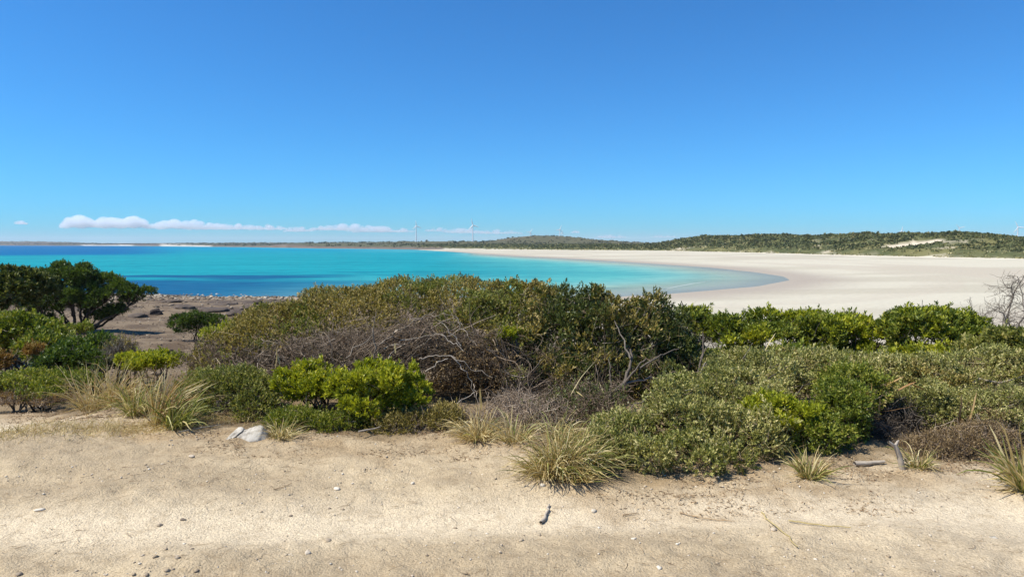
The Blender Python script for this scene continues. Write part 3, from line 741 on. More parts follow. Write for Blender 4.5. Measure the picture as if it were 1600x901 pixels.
lf, _ = sprigs([[*l[:3], l[3], l[4], l[5] * .6] for l in shade_lobes], 1100, 6, .10, .040, .018, .8, .3, .6, -.8, .6)
part('shade_leaves', lf, 'brownleaf', o)  # leaf canopy added only to keep the hollow dark
part('dead_branches', strands(640, .0056, (.3, .95), 11, (.04, .085), off=(-.02, .14)), 'twig', o)
bl = [(P(585, 560, 7.3), P(588, 487, 7.2), .016, .006), (P(590, 540, 7.3), P(660, 495, 7.5), .014, .005), (P(600, 545, 7.25), P(690, 522, 7.3), .013, .004), (P(690, 522, 7.3), P(725, 548, 7.2), .008, .004),
      (P(650, 545, 7.3), P(678, 524, 7.2), .009, .004), (P(655, 560, 7.1), P(705, 556, 7.1), .013, .007), (P(705, 556, 7.1), P(742, 620, 7.0), .010, .004), (P(665, 580, 7.0), P(700, 560, 7.0), .008, .005),
      (P(720, 540, 7.5), P(685, 500, 7.6), .011, .005), (P(700, 555, 7.1), P(770, 590, 7.1), .009, .004), (P(700, 640, 6.8), P(742, 612, 6.9), .009, .004), (P(690, 470, 9.2), P(655, 482, 9.0), .013, .008),
      (P(690, 470, 9.2), P(735, 452, 9.3), .015, .006), (P(655, 482, 9.0), P(680, 451, 9.2), .010, .005), (P(740, 600, 6.95), P(750, 640, 6.8), .010, .004), (P(640, 500, 7.6), P(712, 494, 7.6), .009, .004),
      (P(540, 560, 7.4), P(610, 510, 7.6), .009, .003), (P(470, 575, 7.6), P(520, 545, 7.8), .008, .003), (P(712, 494, 7.6), P(745, 540, 7.4), .009, .004)]
for l in bl:
    part('branch', tubes(bez(np.array([l[0]]), np.array([l[1]]), 11, .09, .04, .12), np.linspace(l[2], l[3], 11)[None] * .62, 6, np.array([random.uniform(.1, .9)])), 'bleached', o, True)
skirt = [Lb(740, 668, 6.6, 80, 32, .35), Lb(800, 655, 6.7, 60, 42, .35), Lb(850, 662, 6.4, 60, 40, .4), Lb(795, 678, 6.2, 50, 22, .25)]
part('dry_skirt', fine_twigs(skirt, 2800, .26, .0032, (.55, 1), -.3, .3, .4), 'twig', o, kind='stuff')
deadm = [Lb(440, 575, 8.0, 110, 38, .5), Lb(540, 560, 8.0, 90, 48, .5), Lb(350, 560, 8.2, 60, 32, .4)]
o = empty('dead_undergrowth', base_of(deadm), 'grey brown dead twigs fringing the lower edge of the heath mound', 'dead shrub')
part('twigs', fine_twigs(deadm, 4000, .30, .0030, (.1, .9), -.4, .22, .25), 'twig', o, kind='stuff')

# bright green cushion shrubs in front
def bright(px, py, Y, rx, rz, ry, label, n, K=30, mat='bright', **kw):
    s = Y / FPX; r = rx * s
    a = dict(n=int(n * .62), per=9, length=.055, L=.035, W=.014, core=.72, clump=(int(K * .8), r * .14, r * .27, .7), twigs=300, twlen=.2, nst=16, r0=.014, thick=.16, upb=.9, spread=.8, jit=.35, inner=.25, lv=.16)
    a.update(kw)
    return shrub('cushion_shrub', [Lb(px, py, Y, rx, rz, ry)] if not isinstance(px, list) else px, label, 'shrub', mat, **a)
bright(590, 624, 6.6, 76, 58, .5, 'vivid yellow-green rounded shrub in front of the dead thicket', 5200, 44)
bright(488, 606, 7.0, 56, 42, .36, 'vivid green shrub between the olive bush and the largest bright shrub', 3000, 26)
bright(238, 568, 8.9, 50, 17, .35, 'low vivid yellow-green cushion beside the dry grass', 2600, 22)
bright(1225, 655, 5.7, 62, 38, .30, 'bright green shrub growing up through the grey-green bush', 2800, 24, 'bright', zmin=-.2)
bright(1195, 632, 5.9, 20, 14, .12, 'small bright green sprig on top of the grey-green bush', 500, 8)
bright(793, 524, 7.75, 16, 12, .1, 'small yellow-green sprig against the dark shrub', 300, 6)

shrub('low_shrub', [Lb(365, 617, 7.1, 68, 46, .45), Lb(320, 612, 7.4, 40, 36, .35), Lb(400, 640, 6.8, 40, 34, .3)], 'olive small-leaved bush behind the white rock', 'shrub', 'yellow_olive', n=3800, per=7, length=.055, L=.023, W=.011, twigs=700, upb=.6, inner=.4, lv=.26)
shrub('low_shrub', [Lb(460, 664, 6.35, 48, 26, .25), Lb(520, 668, 6.3, 38, 22, .22), Lb(555, 655, 6.35, 35, 26, .2)], 'low dull green shrub along the track edge right of the white rock', 'shrub', 'midgreen', n=2400, per=7, length=.05, L=.023, W=.008, twigs=500, upb=.6, inner=.3, lv=.3)
shrub('low_shrub', [Lb(640, 668, 6.25, 60, 26, .28), Lb(695, 660, 6.3, 30, 26, .25)], 'low grey olive shrub at the track edge under the brightest shrub', 'shrub', 'olive', n=2200, per=7, length=.06, L=.022, W=.007, twigs=900, upb=.7, inner=.3, lv=.3)
shrub('low_shrub', [Lb(805, 590, 7.5, 22, 18, .15)], 'small grey-green sprig in the shade by the dead thicket', 'shrub', 'sage', n=300, per=8, length=.05, L=.022, W=.008, twigs=60, nst=5, r0=.008)

# grey-green spreading bushes on the right
salt = [Lb(955, 705, 5.25, 50, 42, .30), Lb(1010, 712, 5.15, 60, 36, .26), Lb(1110, 718, 5.1, 85, 34, .25), Lb(985, 680, 5.6, 62, 48, .35), Lb(1070, 668, 5.7, 95, 68, .45), Lb(1160, 690, 5.45, 85, 52, .35), Lb(1120, 630, 6.3, 95, 45, .5), Lb(1190, 600, 6.9, 95, 42, .5), Lb(1150, 572, 8.6, 60, 26, .4), Lb(1110, 585, 8.0, 40, 30, .4)]
shrub('saltbush', salt, 'wide grey-green saltbush spreading to the track beside the straw grass', 'shrub', 'sage', n=13500, per=7, length=.06, L=.025, W=.012, clump=(80, .06, .15, .8), mix=('yellow_olive', .4), stalks=620, twigs=1100, nst=30, thick=.13, upb=.5, inner=.35, lv=.26)
back = [Lb(1270, 595, 7.3, 85, 42, .5), Lb(1365, 600, 7.1, 95, 46, .5), Lb(1470, 605, 6.9, 110, 52, .5), Lb(1570, 610, 6.8, 100, 60, .5)]
shrub('saltbush', back, 'grey-green hedge-like bush below the row of bright green shrubs', 'shrub', 'sage', n=9500, per=7, length=.06, L=.026, W=.012, clump=(70, .06, .17, .8), mix=('olive', .4), stalks=900, twigs=1000, nst=30, thick=.14, upb=.5, inner=.35, lv=.26)
shrub('green_shrub', [Lb(1310, 660, 5.9, 52, 62, .35), Lb(1335, 620, 6.3, 50, 42, .35), Lb(1275, 690, 5.6, 45, 42, .28)], 'dense mid-green bush casting shade on the track', 'shrub', 'midgreen', n=3600, mix=('olive', .5), stalks=80, per=7, length=.065, L=.027, W=.012, clump=(36, .07, .13, .9), twigs=500, inner=.45, lv=.22)
shrub('saltbush', [Lb(1455, 650, 6.2, 58, 46, .32)], 'round grey-green bush above the forked dead branch', 'shrub', 'sage', n=2400, per=7, length=.055, L=.021, W=.010, clump=(24, .07, .13, .9), twigs=300, inner=.45)
shrub('saltbush', [Lb(1555, 655, 6.0, 75, 45, .35)], 'grey-green bush behind the tall grass clump', 'shrub', 'sage', n=2400, per=7, length=.055, L=.020, W=.009, clump=(26, .07, .13, .9), twigs=900, inner=.45, lv=.3, mix=('brownleaf', .1), stalks=160)
dry = [Lb(1490, 706, 5.5, 70, 34, .25), Lb(1545, 700, 5.5, 50, 40, .25), Lb(1440, 710, 5.5, 35, 28, .2)]
gap_shade = [Lb(1370, 690, 5.9, 42, 38, .3), Lb(1400, 660, 6.2, 45, 45, .3)]  # twig mass added to make the shaded gap dark; some sticks are real
o = empty('dead_undergrowth', base_of(gap_shade), 'tangle of dead twigs added to darken the shaded gap above the forked branch', 'dead shrub')
part('twigs', fine_twigs(gap_shade, 1800, .24, .003, (0, .6), -.8, .6, .3), 'bark', o, kind='stuff')
o = empty('dry_shrub', base_of(dry), 'rusty brown dry undergrowth at the track edge', 'dead shrub')
part('twigs', fine_twigs(dry, 2000, .2, .0024, (.1, 1), -.4, .35, .5), 'twig', o, kind='stuff')
lf, _ = sprigs(dry, 2600, 6, .06, .018, .006, .8, .6, .6)
part('dry_leaves', lf, 'brownleaf', o)

# bright shrub row behind on the right
def rowshrub(lobes, label, n, K, mat='bright', rr=(.12, .24)):
    return shrub('round_shrub', lobes, label, 'shrub', 'midgreen' if mat == 'bright' else mat, mix=('bright', .15) if mat == 'bright' else None, gap=3.4, n=int(n * .62), per=8, length=.09, L=.062, W=.025, clump=(int(K * .75), rr[0], rr[1] * 1.25, .55), twigs=500, twlen=.4, twr=.004, twm='bark', nst=26, r0=.03, thick=.14, upb=.8, spread=.85, jit=.4, inner=.4, stem_m='darkbark', core=.66, zmin=-.12)
rowshrub([Lb(1150, 534, 12.2, 55, 38, .7), Lb(1215, 527, 12.4, 65, 38, .8), Lb(1260, 533, 12.3, 50, 42, .7), Lb(1170, 561, 12.0, 60, 26, .5), Lb(1240, 561, 12.0, 50, 26, .5)], 'flat-topped bright green shrub next to the dark shrub, overlooking the beach', 6800, 64)
rowshrub([Lb(1315, 529, 12.0, 55, 38, .7), Lb(1340, 512, 12.0, 28, 14, .35), Lb(1300, 549, 11.8, 40, 28, .5), Lb(1335, 561, 11.6, 50, 26, .5)], 'bright green shrub in the middle of the row above the beach', 5200, 50)
rowshrub([Lb(1448, 527, 11.2, 62, 44, .7), Lb(1495, 537, 11.0, 38, 34, .5), Lb(1412, 545, 11.2, 30, 26, .4), Lb(1455, 504, 11.3, 34, 22, .4), Lb(1450, 564, 10.8, 60, 26, .5)], 'tallest bright green shrub at the end of the row by the bare branches', 7000, 70)
rowshrub([Lb(1078, 506, 12.8, 26, 26, .4), Lb(1100, 521, 12.6, 28, 22, .4)], 'small yellow-green shrub peeping out behind the dark shrub', 1200, 16)
rowshrub([Lb(1585, 549, 9.5, 45, 30, .5), Lb(1550, 557, 9.6, 35, 22, .4)], 'yellowish shrub below the bare grey branches', 2600, 30, 'yellow_olive', (.08, .16))
rowshrub([Lb(1240, 569, 9.0, 40, 22, .35)], 'small green shrub in front of the flat-topped bright shrub', 1500, 20, 'midgreen', (.07, .13))

# bare dead shrubs above the beach
def bare(px, py, Y, tips, r0, label, n=60, L=.35, rtw=.004):
    b_ = P(px, py, Y); b_[2] = gz(b_[0], b_[1])
    o = empty('bare_shrub', b_, label, 'dead shrub')
    tp_ = np.array([P(x, y, Y + dy) for x, y, dy in tips])
    path = bez(np.repeat(b_[None], len(tp_), 0), tp_, 12, .10, .03, .2)
    part('branches', tubes(path, taper(len(tp_), 12, r0, r0 * .25), 6, rng.uniform(.5, 1, len(tp_))), 'bark', o, True)
    q = path[:, 6:].reshape(-1, 3); s = q[rng.integers(0, len(q), n)]
    d = unit(rng.normal(size=(n, 3)) + np.array([0, 0, .5]))
    w_ = walk(s, d, 7, np.full(n, L / 7) * rng.uniform(.5, 1.4, n), .4)
    q2 = w_[:, 2:].reshape(-1, 3); s2 = q2[rng.integers(0, len(q2), n * 4)]
    w2 = walk(s2, unit(rng.normal(size=(n * 4, 3)) + np.array([0, 0, .3])), 7, np.full(n * 4, L * .6 / 7) * rng.uniform(.4, 1.4, n * 4), .4)
    part('twigs', join([tubes(w_, taper(n, 7, rtw, rtw * .5), 4), tubes(w2, taper(n * 4, 7, rtw * .6, rtw * .3), 3)]), 'bark', o, kind='stuff')
bare(1586, 500, 16, [(1590, 432, 0), (1604, 425, .3), (1612, 445, -.2), (1583, 440, .2), (1625, 430, .3)], .035, 'tall bare grey dead shrub against the sand', 70, .55, .007)
bare(1590, 540, 15, [(1550, 500, 0), (1530, 505, .3), (1575, 490, .2), (1600, 485, 0), (1560, 485, -.3), (1540, 490, .4)], .03, 'low spreading bare grey shrub at the edge of the sand', 110, .5, .006)
bare(1495, 512, 12, [(1520, 482, 0), (1535, 482, .2), (1515, 470, .2)], .018, 'thin bare branch sticking out behind the tallest bright shrub', 16, .25, .003)

# ------------------------------------------------------------------ left side
def tree(base, lobes, label, trunk_r, n, K):
    o = empty('coastal_tree', base, label, 'tree')
    cl = clumps(lobes, K, .26, .54, .7, -.35)
    a1, _ = sprigs(cl, n, 8, .18, .12, .048, .8, .7, .45, -.4, .2, .12, 3.)
    a2, _ = sprigs([[*l[:3], l[3] * .7, l[4] * .7, l[5] * .7] for l in lobes], int(n * .2), 8, .18, .12, .048, .8, .5, .6, -.2, .3)
    part('crown', join([a1, a2]), 'darkgreen', o)
    main = np.array([[l[0], l[1], l[2] - l[5] * .2] for l in lobes])
    p1 = bez(np.repeat(base[None] - np.array([0, 0, .1]), len(main), 0), main, 12, .07, .02, -.12)
    tg = np.array([c[:3] for c in cl]); near = p1[:, 4:11].reshape(-1, 3)
    st_ = near[np.argmin(((tg[:, None] - near[None]) ** 2).sum(-1) + rng.uniform(0, .4, (len(tg), len(near))), 1)]
    p2 = bez(st_, tg, 8, .1, .03, .1)
    part('trunk', join([tubes(p1, taper(len(main), 12, trunk_r, trunk_r * .35), 8), tubes(p2, taper(len(tg), 8, trunk_r * .3, trunk_r * .1), 5)]), 'darkbark', o, True)
    part('twigs', fine_twigs([[*l[:3], l[3], l[4], l[5] * 1.1] for l in lobes], 1500, .5, .006, (0, 1), -.8, .4, .4), 'darkbark', o, kind='stuff')
    return o
tb = G(120, 522); TYd = tb[1]; print('tree base', tb)
def T_(px, py, dy, rx, rz, ry): return Lb(px, py, TYd + dy, rx, rz, ry)
tree(tb, [T_(125, 448, 0, 52, 30, 1.2), T_(72, 450, .4, 40, 28, 1.1), T_(170, 462, -.2, 36, 26, .9), T_(212, 468, -.2, 26, 24, .7), T_(110, 470, -.5, 60, 26, 1.0), T_(60, 480, 0, 40, 22, .8), T_(185, 488, 0, 26, 14, .6), T_(95, 478, .6, 50, 22, 1.0), T_(145, 476, .6, 45, 22, .9), T_(30, 468, .6, 45, 36, 1.0), T_(50, 495, .4, 45, 18, .8), T_(150, 495, .8, 30, 12, .6), T_(110, 430, .2, 36, 16, .7)],
     'dark spreading coastal tree with low forked trunk on the pebble shore', .11, 9500, 120)
def backbush(lobes, label, mat, n, K, rr, L=.06, W=.024, per=9, **kw):
    a = dict(n=n, per=per, length=.10, L=L, W=W, clump=(K, *rr, .75), twigs=400, twlen=.4, twr=.005, twm='bark', nst=18, r0=.03, thick=.15, upb=.7, jit=.45, inner=.3, stem_m='darkbark')
    a.update(kw)
    return shrub('bush', lobes, label, 'shrub', mat, **a)
backbush([Lb(10, 465, 21, 50, 42, 1.3), Lb(-50, 470, 21, 60, 45, 1.4), Lb(45, 450, 21.5, 30, 26, .8)], 'grey olive bushy thicket beside the spreading coastal tree', 'dark', 4000, 80, (.22, .42), .10, .04)
backbush([Lb(28, 530, 13, 55, 36, .8), Lb(-40, 535, 13, 50, 40, .8), Lb(75, 548, 12.5, 35, 28, .6)], 'yellow-green bush below the coastal tree', 'midgreen', 3000, 60, (.12, .26), .07, .028, 7)
backbush([Lb(135, 560, 11.8, 42, 30, .6), Lb(175, 566, 11.5, 24, 22, .4), Lb(95, 572, 11.5, 36, 24, .5)], 'dark green bush between the coastal tree and the dry grass', 'darkgreen', 2400, 44, (.10, .2), .052, .020, 7)
backbush([Lb(128, 516, 15.5, 12, 10, .2)], 'tiny green sprig at the foot of the coastal tree', 'midgreen', 300, 6, (.08, .12), .04, .016, nst=4, twigs=40)
backbush([Lb(56, 548, 11.6, 13, 9, .2)], 'small rusty orange bush among the green bushes', 'redleaf', 500, 8, (.06, .1), .03, .012, nst=4, twigs=40)
backbush([Lb(-8, 570, 10.8, 18, 12, .25)], 'rusty brown bush growing by the side path', 'redleaf', 900, 12, (.07, .12), .03, .012, nst=6, twigs=80)
q = G(300, 532)
backbush([Lb(302, 511, q[1], 34, 20, .7), Lb(325, 507, q[1], 22, 14, .5)], 'lone dark green bush on the pebble shore', 'darkgreen', 2400, 30, (.2, .36), .07, .022)
backbush([Lb(365, 512, 12, 22, 10, .3), Lb(340, 523, 11.5, 18, 8, .3)], 'thin yellow-green shrub on the left flank of the heath mound', 'bright', 500, 14, (.06, .1), .035, .012, nst=6, twigs=120)
backbush([Lb(190, 545, 11, 26, 20, .3)], 'bare twiggy grey shrub by the pebble shore', 'olive', 60, 8, (.06, .1), .03, .01, nst=10, twigs=700, twlen=.3, twr=.003)
low_l = [Lb(40, 598, 9.6, 55, 18, .5), Lb(110, 600, 9.4, 45, 16, .4), Lb(-20, 612, 9.2, 50, 18, .4), Lb(75, 618, 9.0, 40, 12, .3)]
shrub('low_shrub', low_l, 'low mixed green weeds along the side path', 'shrub', 'midgreen', n=2800, per=7, length=.07, L=.034, W=.012, clump=(50, .07, .14, .8), twigs=600, inner=.2, lv=.32, upb=.9)
bw = [Lb(25, 622, 9.0, 45, 8, .3), Lb(85, 624, 8.9, 30, 7, .25)]
o = empty('dry_mat', base_of(bw), 'low mat of dry brown weeds at the edge of the side path', 'dead shrub')
part('twigs', fine_twigs(bw, 1400, .16, .0026, (.1, 1), -.2, .4, .4), 'twig', o, kind='stuff')
lf, _ = sprigs(bw, 500, 6, .06, .02, .008)
part('dry_leaves', lf, 'redleaf', o)

# ------------------------------------------------------------------ grass clumps
def tuft(name, px, py, h, rad, n, label, straw=.6, lean=(0, 0), w=.007, group=None, rust=0., droop=1.0, at=None, cl=((0, 0, 0, 0, 1),)):
    b_ = G(px, py) if at is None else at
    o = empty(name, b_, label, 'grass', group)
    def blades(n, hh, mat, pn, ww):
        a = rng.uniform(0, 6.283, n); r = rad * .35 * np.sqrt(rng.uniform(0, 1, n))
        ci = np.array(cl, float)[rng.integers(0, len(cl), n)]
        s = b_ + np.stack([np.cos(a) * r + ci[:, 0], np.sin(a) * r + ci[:, 1], np.full(n, -.015)], -1)
        out = np.stack([np.cos(a), np.sin(a), 0 * a], -1) * (rng.uniform(.1, 1.0, n) * rad / h * 1.2)[:, None] + np.array([lean[0], lean[1], 0]) + np.stack([ci[:, 2], ci[:, 3], 0 * a], -1)
        d = unit(out * .95 + np.array([0, 0, 1.0]) + rng.normal(size=(n, 3)) * .24)
        dr = droop * rng.uniform(.2, 2.0, (n, 1)); L = hh * rng.uniform(.35, 1.2, n) * ci[:, 4]
        pth = [s]
        for i in range(6):
            d = unit(d + out * .16 + np.array([0, 0, -.22 * (i / 3)]) * dr + rng.normal(size=d.shape) * .09)
            pth.append(pth[-1] + d * (L / 6)[:, None])
        pth = np.stack(pth, 1)
        pth[..., 2] = np.maximum(pth[..., 2], b_[2] + .012 * np.arange(7)[None] - .02)
        part(pn, ribbons(pth, ww * rng.uniform(.6, 1.3, n), rng.uniform(0, 1, n)), mat, o, kind='stuff')
    T = int(n * .35); a = rng.uniform(0, 6.283, T); cc_ = np.array(cl, float)[rng.integers(0, len(cl), T)]
    s0 = b_ + np.stack([np.cos(a) * rad * .5 * rng.uniform(0, 1, T) + cc_[:, 0], np.sin(a) * rad * .5 * rng.uniform(0, 1, T) + cc_[:, 1], rng.uniform(.0, .05, T)], -1)
    th = walk(s0, np.stack([np.cos(a), np.sin(a), rng.uniform(-.25, .35, T)], -1) + rng.normal(size=(T, 3)) * .5, 5, h * .11 * rng.uniform(.4, 1.6, T), .3, -.12)
    th[..., 2] = np.maximum(th[..., 2], b_[2] + .004)
    part('thatch', ribbons(th, w * rng.uniform(.4, .9, T), rng.uniform(0, .7, T)), 'straw', o, kind='stuff')
    if straw > 0: blades(int(n * straw), h, 'straw', 'dry_blades', w)
    if straw + rust < 1: blades(int(n * (1 - straw - rust)), h * 1.05, 'greenblade', 'green_blades', w)
    if rust > 0: blades(int(n * rust), h, 'rustblade', 'rust_blades', w)
    return o
tuft('grass_clump', 868, 744, .37, .19, 850, 'large straw-coloured grass clump leaning over the track', .8, (0, -.05), droop=1.1, cl=((-.10, .02, -.25, -.1, .9), (.0, 0, .05, -.35, .8), (.08, .10, .35, .1, 1.15), (.02, .14, .0, .1, 1.1), (.16, -.03, .2, -.5, .6)))
tuft('grass_clump', 918, 735, .36, .2, 330, 'green grass clump merging into the saltbush', .35, (.22, .0))
tuft('grass_clump', 1264, 746, .25, .15, 150, 'small spiky grass clump at the foot of the bright green shrub', .55, (.02, 0), .008, droop=.4)
tuft('grass_clump', 1604, 768, .42, .18, 170, 'tall green and straw grass clump at the track edge by the rusty undergrowth', .6, (-.12, 0), .012, droop=.5)
tuft('grass_clump', 160, 640, .56, .28, 460, 'spreading dry grass clump beside the side path', .85, (.05, 0), .007, rust=.08, droop=.7, cl=((-.15, 0, -.15, 0, 1), (.1, .05, .1, 0, 1.1), (.3, 0, .3, 0, .9)))
tuft('grass_clump', 215, 648, .42, .26, 300, 'mixed green and dry grass between two straw clumps', .5, (.15, 0), .007)
tuft('grass_clump', 248, 664, .56, .16, 190, 'upright rusty straw grass clump beside the olive bush', .6, (.35, .05), .008, rust=.3, droop=.4)
tuft('grass_clump', 275, 668, .42, .22, 170, 'dark green strap-leaved clump in the shade of the olive bush', .12, (.35, -.05), .010)
tuft('grass_clump', 440, 684, .24, .2, 170, 'short dry grass beside the white rock', .75, (.2, .0), .005)
tuft('grass_clump', 850, 690, .34, .26, 420, 'thin straw grass in the shade behind the large straw clump', .8, (.1, 0), .006, cl=((-.25, 0, 0, 0, 1), (.15, .1, .2, 0, .9), (.3, -.05, .1, 0, .7)))
tuft('grass_clump', 745, 684, .30, .3, 360, 'grey straw grass under the dead thicket', .95, (-.05, -.05), .006)
tuft('grass_clump', 105, 598, .32, .2, 160, 'fresh green grass among the low weeds', .1, (0, 0), .008)
tuft('grass_clump', 1436, 732, .22, .14, 120, 'short yellow grass next to the forked dead branch', .6, (0, 0), .006)

# single strap leaves poking out of the scrub
def straps(items, label, mat, nm='strap_leaves'):
    base_ = P(*items[0][0])
    o = empty('strap_plant', (base_[0], base_[1], gz(base_[0], base_[1])), label, 'plant')
    for a_, b_, w_ in items:
        pth = bez(np.array([P(*a_)]), np.array([P(*b_)]), 7, .05, .01, .08)
        part('leaf', ribbons(pth, np.array([w_]), np.array([random.uniform(.3, 1)])), mat, o)
    return o
straps([((1355, 655, 5.9), (1362, 598, 5.9), .018), ((1372, 652, 5.9), (1375, 620, 5.85), .016), ((1380, 642, 5.9), (1430, 633, 5.85), .018), ((1382, 603, 6.1), (1412, 588, 6.0), .022), ((1402, 610, 6.0), (1432, 596, 6.0), .016), ((1420, 598, 6.1), (1450, 612, 6.1), .016)], 'rust and straw strap leaves over the dark gap in the bushes', 'rustblade')
straps([((1500, 665, 5.8), (1503, 615, 5.8), .022), ((1513, 662, 5.8), (1526, 612, 5.8), .014), ((1505, 668, 5.8), (1497, 640, 5.8), .014)], 'two upright rusty strap leaves in the grey-green bushes', 'rustblade')
straps([((1070, 612, 6.9), (1043, 565, 6.9), .018), ((1068, 612, 6.9), (1090, 590, 6.9), .012), ((1060, 615, 6.9), (1052, 622, 6.7), .02), ((1066, 612, 6.9), (1064, 578, 6.9), .016)], 'orange strap leaves beside the forked grey trunk', 'rustblade')
straps([((1235, 575, 7.0), (1215, 555, 7.0), .012), ((1232, 590, 6.9), (1218, 565, 6.9), .014), ((1200, 605, 6.6), (1222, 590, 6.7), .012), ((1192, 560, 7.2), (1194, 540, 7.2), .02), ((1167, 585, 7.0), (1168, 560, 7.0), .012), ((1195, 548, 8.2), (1212, 520, 8.2), .014)], 'thin yellow straps among the saltbush tops', 'straw')
straps([((892, 616, 6.6), (932, 563, 6.8), .008), ((890, 604, 6.7), (912, 620, 6.5), .010), ((950, 640, 6.6), (936, 597, 6.8), .013), ((835, 622, 6.8), (872, 614, 6.7), .010), ((955, 662, 6.3), (964, 674, 6.2), .012)], 'loose pale straps leaning on the dark shrub', 'straw')
straps([((575, 562, 6.8), (568, 590, 6.5), .014), ((582, 558, 6.9), (577, 545, 6.9), .012), ((618, 552, 6.9), (617, 535, 6.9), .014), ((752, 640, 6.5), (750, 605, 6.5), .022), ((430, 575, 7.2), (433, 540, 7.2), .014), ((437, 570, 7.2), (434, 553, 7.2), .010)], 'pale dry straps between the bright shrubs and the thicket', 'straw')

# ------------------------------------------------------------------ driftwood, rock, stones, litter
def rock(name, c, r, label, mat, seed, cat='rock', group=None, sub=3, ang=.35, yaw=0.):
    rs_ = np.random.default_rng(seed)
    import bmesh
    bm = bmesh.new(); bmesh.ops.create_icosphere(bm, subdivisions=sub, radius=1)
    v = np.array([q.co[:] for q in bm.verts]); f = np.array([[w_.index for w_ in q.verts] for q in bm.faces]); bm.free()
    pl = unit(rs_.normal(size=(9, 3))); off = rs_.uniform(.55, .9, 9)
    for n_, o_ in zip(pl, off):
        s = np.maximum(v @ n_ - o_, 0); v = v - s[:, None] * n_
    v = v * (1 + .10 * n3(v + seed, 4.)[:, None] + .05 * n3(v + seed * 2, 11.)[:, None])
    v = v * np.array(r)
    c_, s_ = math.cos(yaw), math.sin(yaw)
    v = np.stack([v[:, 0] * c_ - v[:, 1] * s_, v[:, 0] * s_ + v[:, 1] * c_, v[:, 2]], -1)
    o = mesh_obj(name, v, f, M[mat], None, False, {'rnd': np.full(len(v), rs_.uniform(.3, .9))})
    o.location = tuple(float(q) for q in c)
    if label: prop(o, label, cat, group)
    return o
mr, tr_, orr = newmat('white_rock')
pr = N(tr_, 'ShaderNodeBsdfPrincipled', Roughness=.85)
tc = N(tr_, 'ShaderNodeTexCoord'); n1 = N(tr_, 'ShaderNodeTexNoise', Scale=9.0, Detail=8.0, Roughness=.7); n2 = N(tr_, 'ShaderNodeTexNoise', Scale=28.0, Detail=5.0)
tr_.links.new(tc.outputs['Object'], n1.inputs['Vector']); tr_.links.new(tc.outputs['Object'], n2.inputs['Vector'])
cw = ramp(tr_, n1.outputs['Fac'], [(.36, (.17, .145, .115)), (.5, (.42, .38, .31)), (.7, (.58, .54, .46))])
tr_.links.new(mixc(tr_, .6, cw, ramp(tr_, n2.outputs['Fac'], [(.3, (.6, .57, .5)), (.5, (1, 1, 1))]), 'MULTIPLY'), pr.inputs['Base Color'])
bpr = N(tr_, 'ShaderNodeBump', Strength=.6, Distance=.02); tr_.links.new(n1.outputs['Fac'], bpr.inputs['Height']); tr_.links.new(bpr.outputs[0], pr.inputs['Normal'])
tr_.links.new(pr.outputs[0], orr.inputs[0]); M['whiterock'] = mr
def hull_rock(pts, c, label, seed):
    import bmesh
    bm = bmesh.new()
    for p_ in pts: bm.verts.new(p_)
    bmesh.ops.convex_hull(bm, input=bm.verts[:])
    bmesh.ops.triangulate(bm, faces=bm.faces[:])
    bmesh.ops.subdivide_edges(bm, edges=bm.edges[:], cuts=7, use_grid_fill=True)
    bmesh.ops.triangulate(bm, faces=bm.faces[:])
    bm.verts.index_update()
    v = np.array([q.co[:] for q in bm.verts]); f = np.array([[w_.index for w_ in q.verts] for q in bm.faces]); bm.free()
    v = v + unit(v - v.mean(0)) * (.007 * n3(v + seed, 22.) + .005 * n3(v + seed, 60.))[:, None]
    v = v * np.array([.95, .86, .62])
    o = mesh_obj('rock', v, f, M['whiterock'], None, False, {'rnd': np.full(len(v), .5)})
    o.location = tuple(float(q) for q in c)
    return prop(o, label, 'rock')
g = G(390, 686)
hull_rock([(-.17, -.05, -.02), (.02, -.10, -.03), (.10, -.09, -.02), (-.12, .08, .06), (.09, .04, .185), (.13, .0, .17), (.17, .02, .08), (.18, -.03, -.02), (.0, .14, -.03), (.16, .14, -.03), (-.15, .12, -.03)], g, 'white angular rock at the edge of the track', 3.)
g = G(371, 684)
hull_rock([(-.08, -.06, -.02), (-.03, -.07, -.02), (.02, .10, .10), (-.02, .12, .10), (.05, .16, .0), (-.10, .05, -.02), (.04, .05, .07)], g + np.array([-.02, .03, 0]), 'thin white slab leaning against the angular rock', 8.)

g0 = G(1410, 735); 
o = empty('dead_branch', g0, 'pale forked dead branch standing at the track edge', 'branch')
a0 = g0 + np.array([.01, .0, -.03])
pts = [(a0, P(1398, 695, g0[1]), .024, .017), (P(1398, 697, g0[1]), P(1388, 690, g0[1] - .02), .014, .010), (P(1398, 697, g0[1]), P(1404, 688, g0[1] + .05), .014, .006), (a0 + np.array([.05, .02, 0]), P(1422, 718, g0[1] + .05), .012, .009)]
for p in pts:
    part('limb', tubes(bez(np.array([p[0]]), np.array([p[1]]), 8, .03, .02, .1), np.linspace(p[2], p[3], 8)[None], 7, np.array([.6])), 'bleached', o, True)
def stick(pa, pb, r0, r1, label, mat='bleached', sides=6, lift=.01, group=None):
    a_, b_ = G(*pa), G(*pb)
    pth = bez(a_[None], b_[None], 12, .04, .02, .03)
    zz = np.array([gz(q_[0], q_[1]) for q_ in pth[0]]); pf_ = np.polyfit(np.arange(12), zz, 2); pth[0, :, 2] = np.polyval(pf_, np.arange(12)) + max(lift, r0 * .9 + .003)
    o = empty('stick', a_, label, 'stick', group)
    part('wood', tubes(pth, taper(1, 12, [r0], r1), sides, np.array([.6])), mat, o, True)
stick((1335, 728), (1382, 727), .020, .012, 'thick grey fallen branch in the shade of the dense green bush', 'bleached', 7)
stick((845, 820), (858, 791), .011, .006, 'short split stick lying on the track', 'bleached', 6)
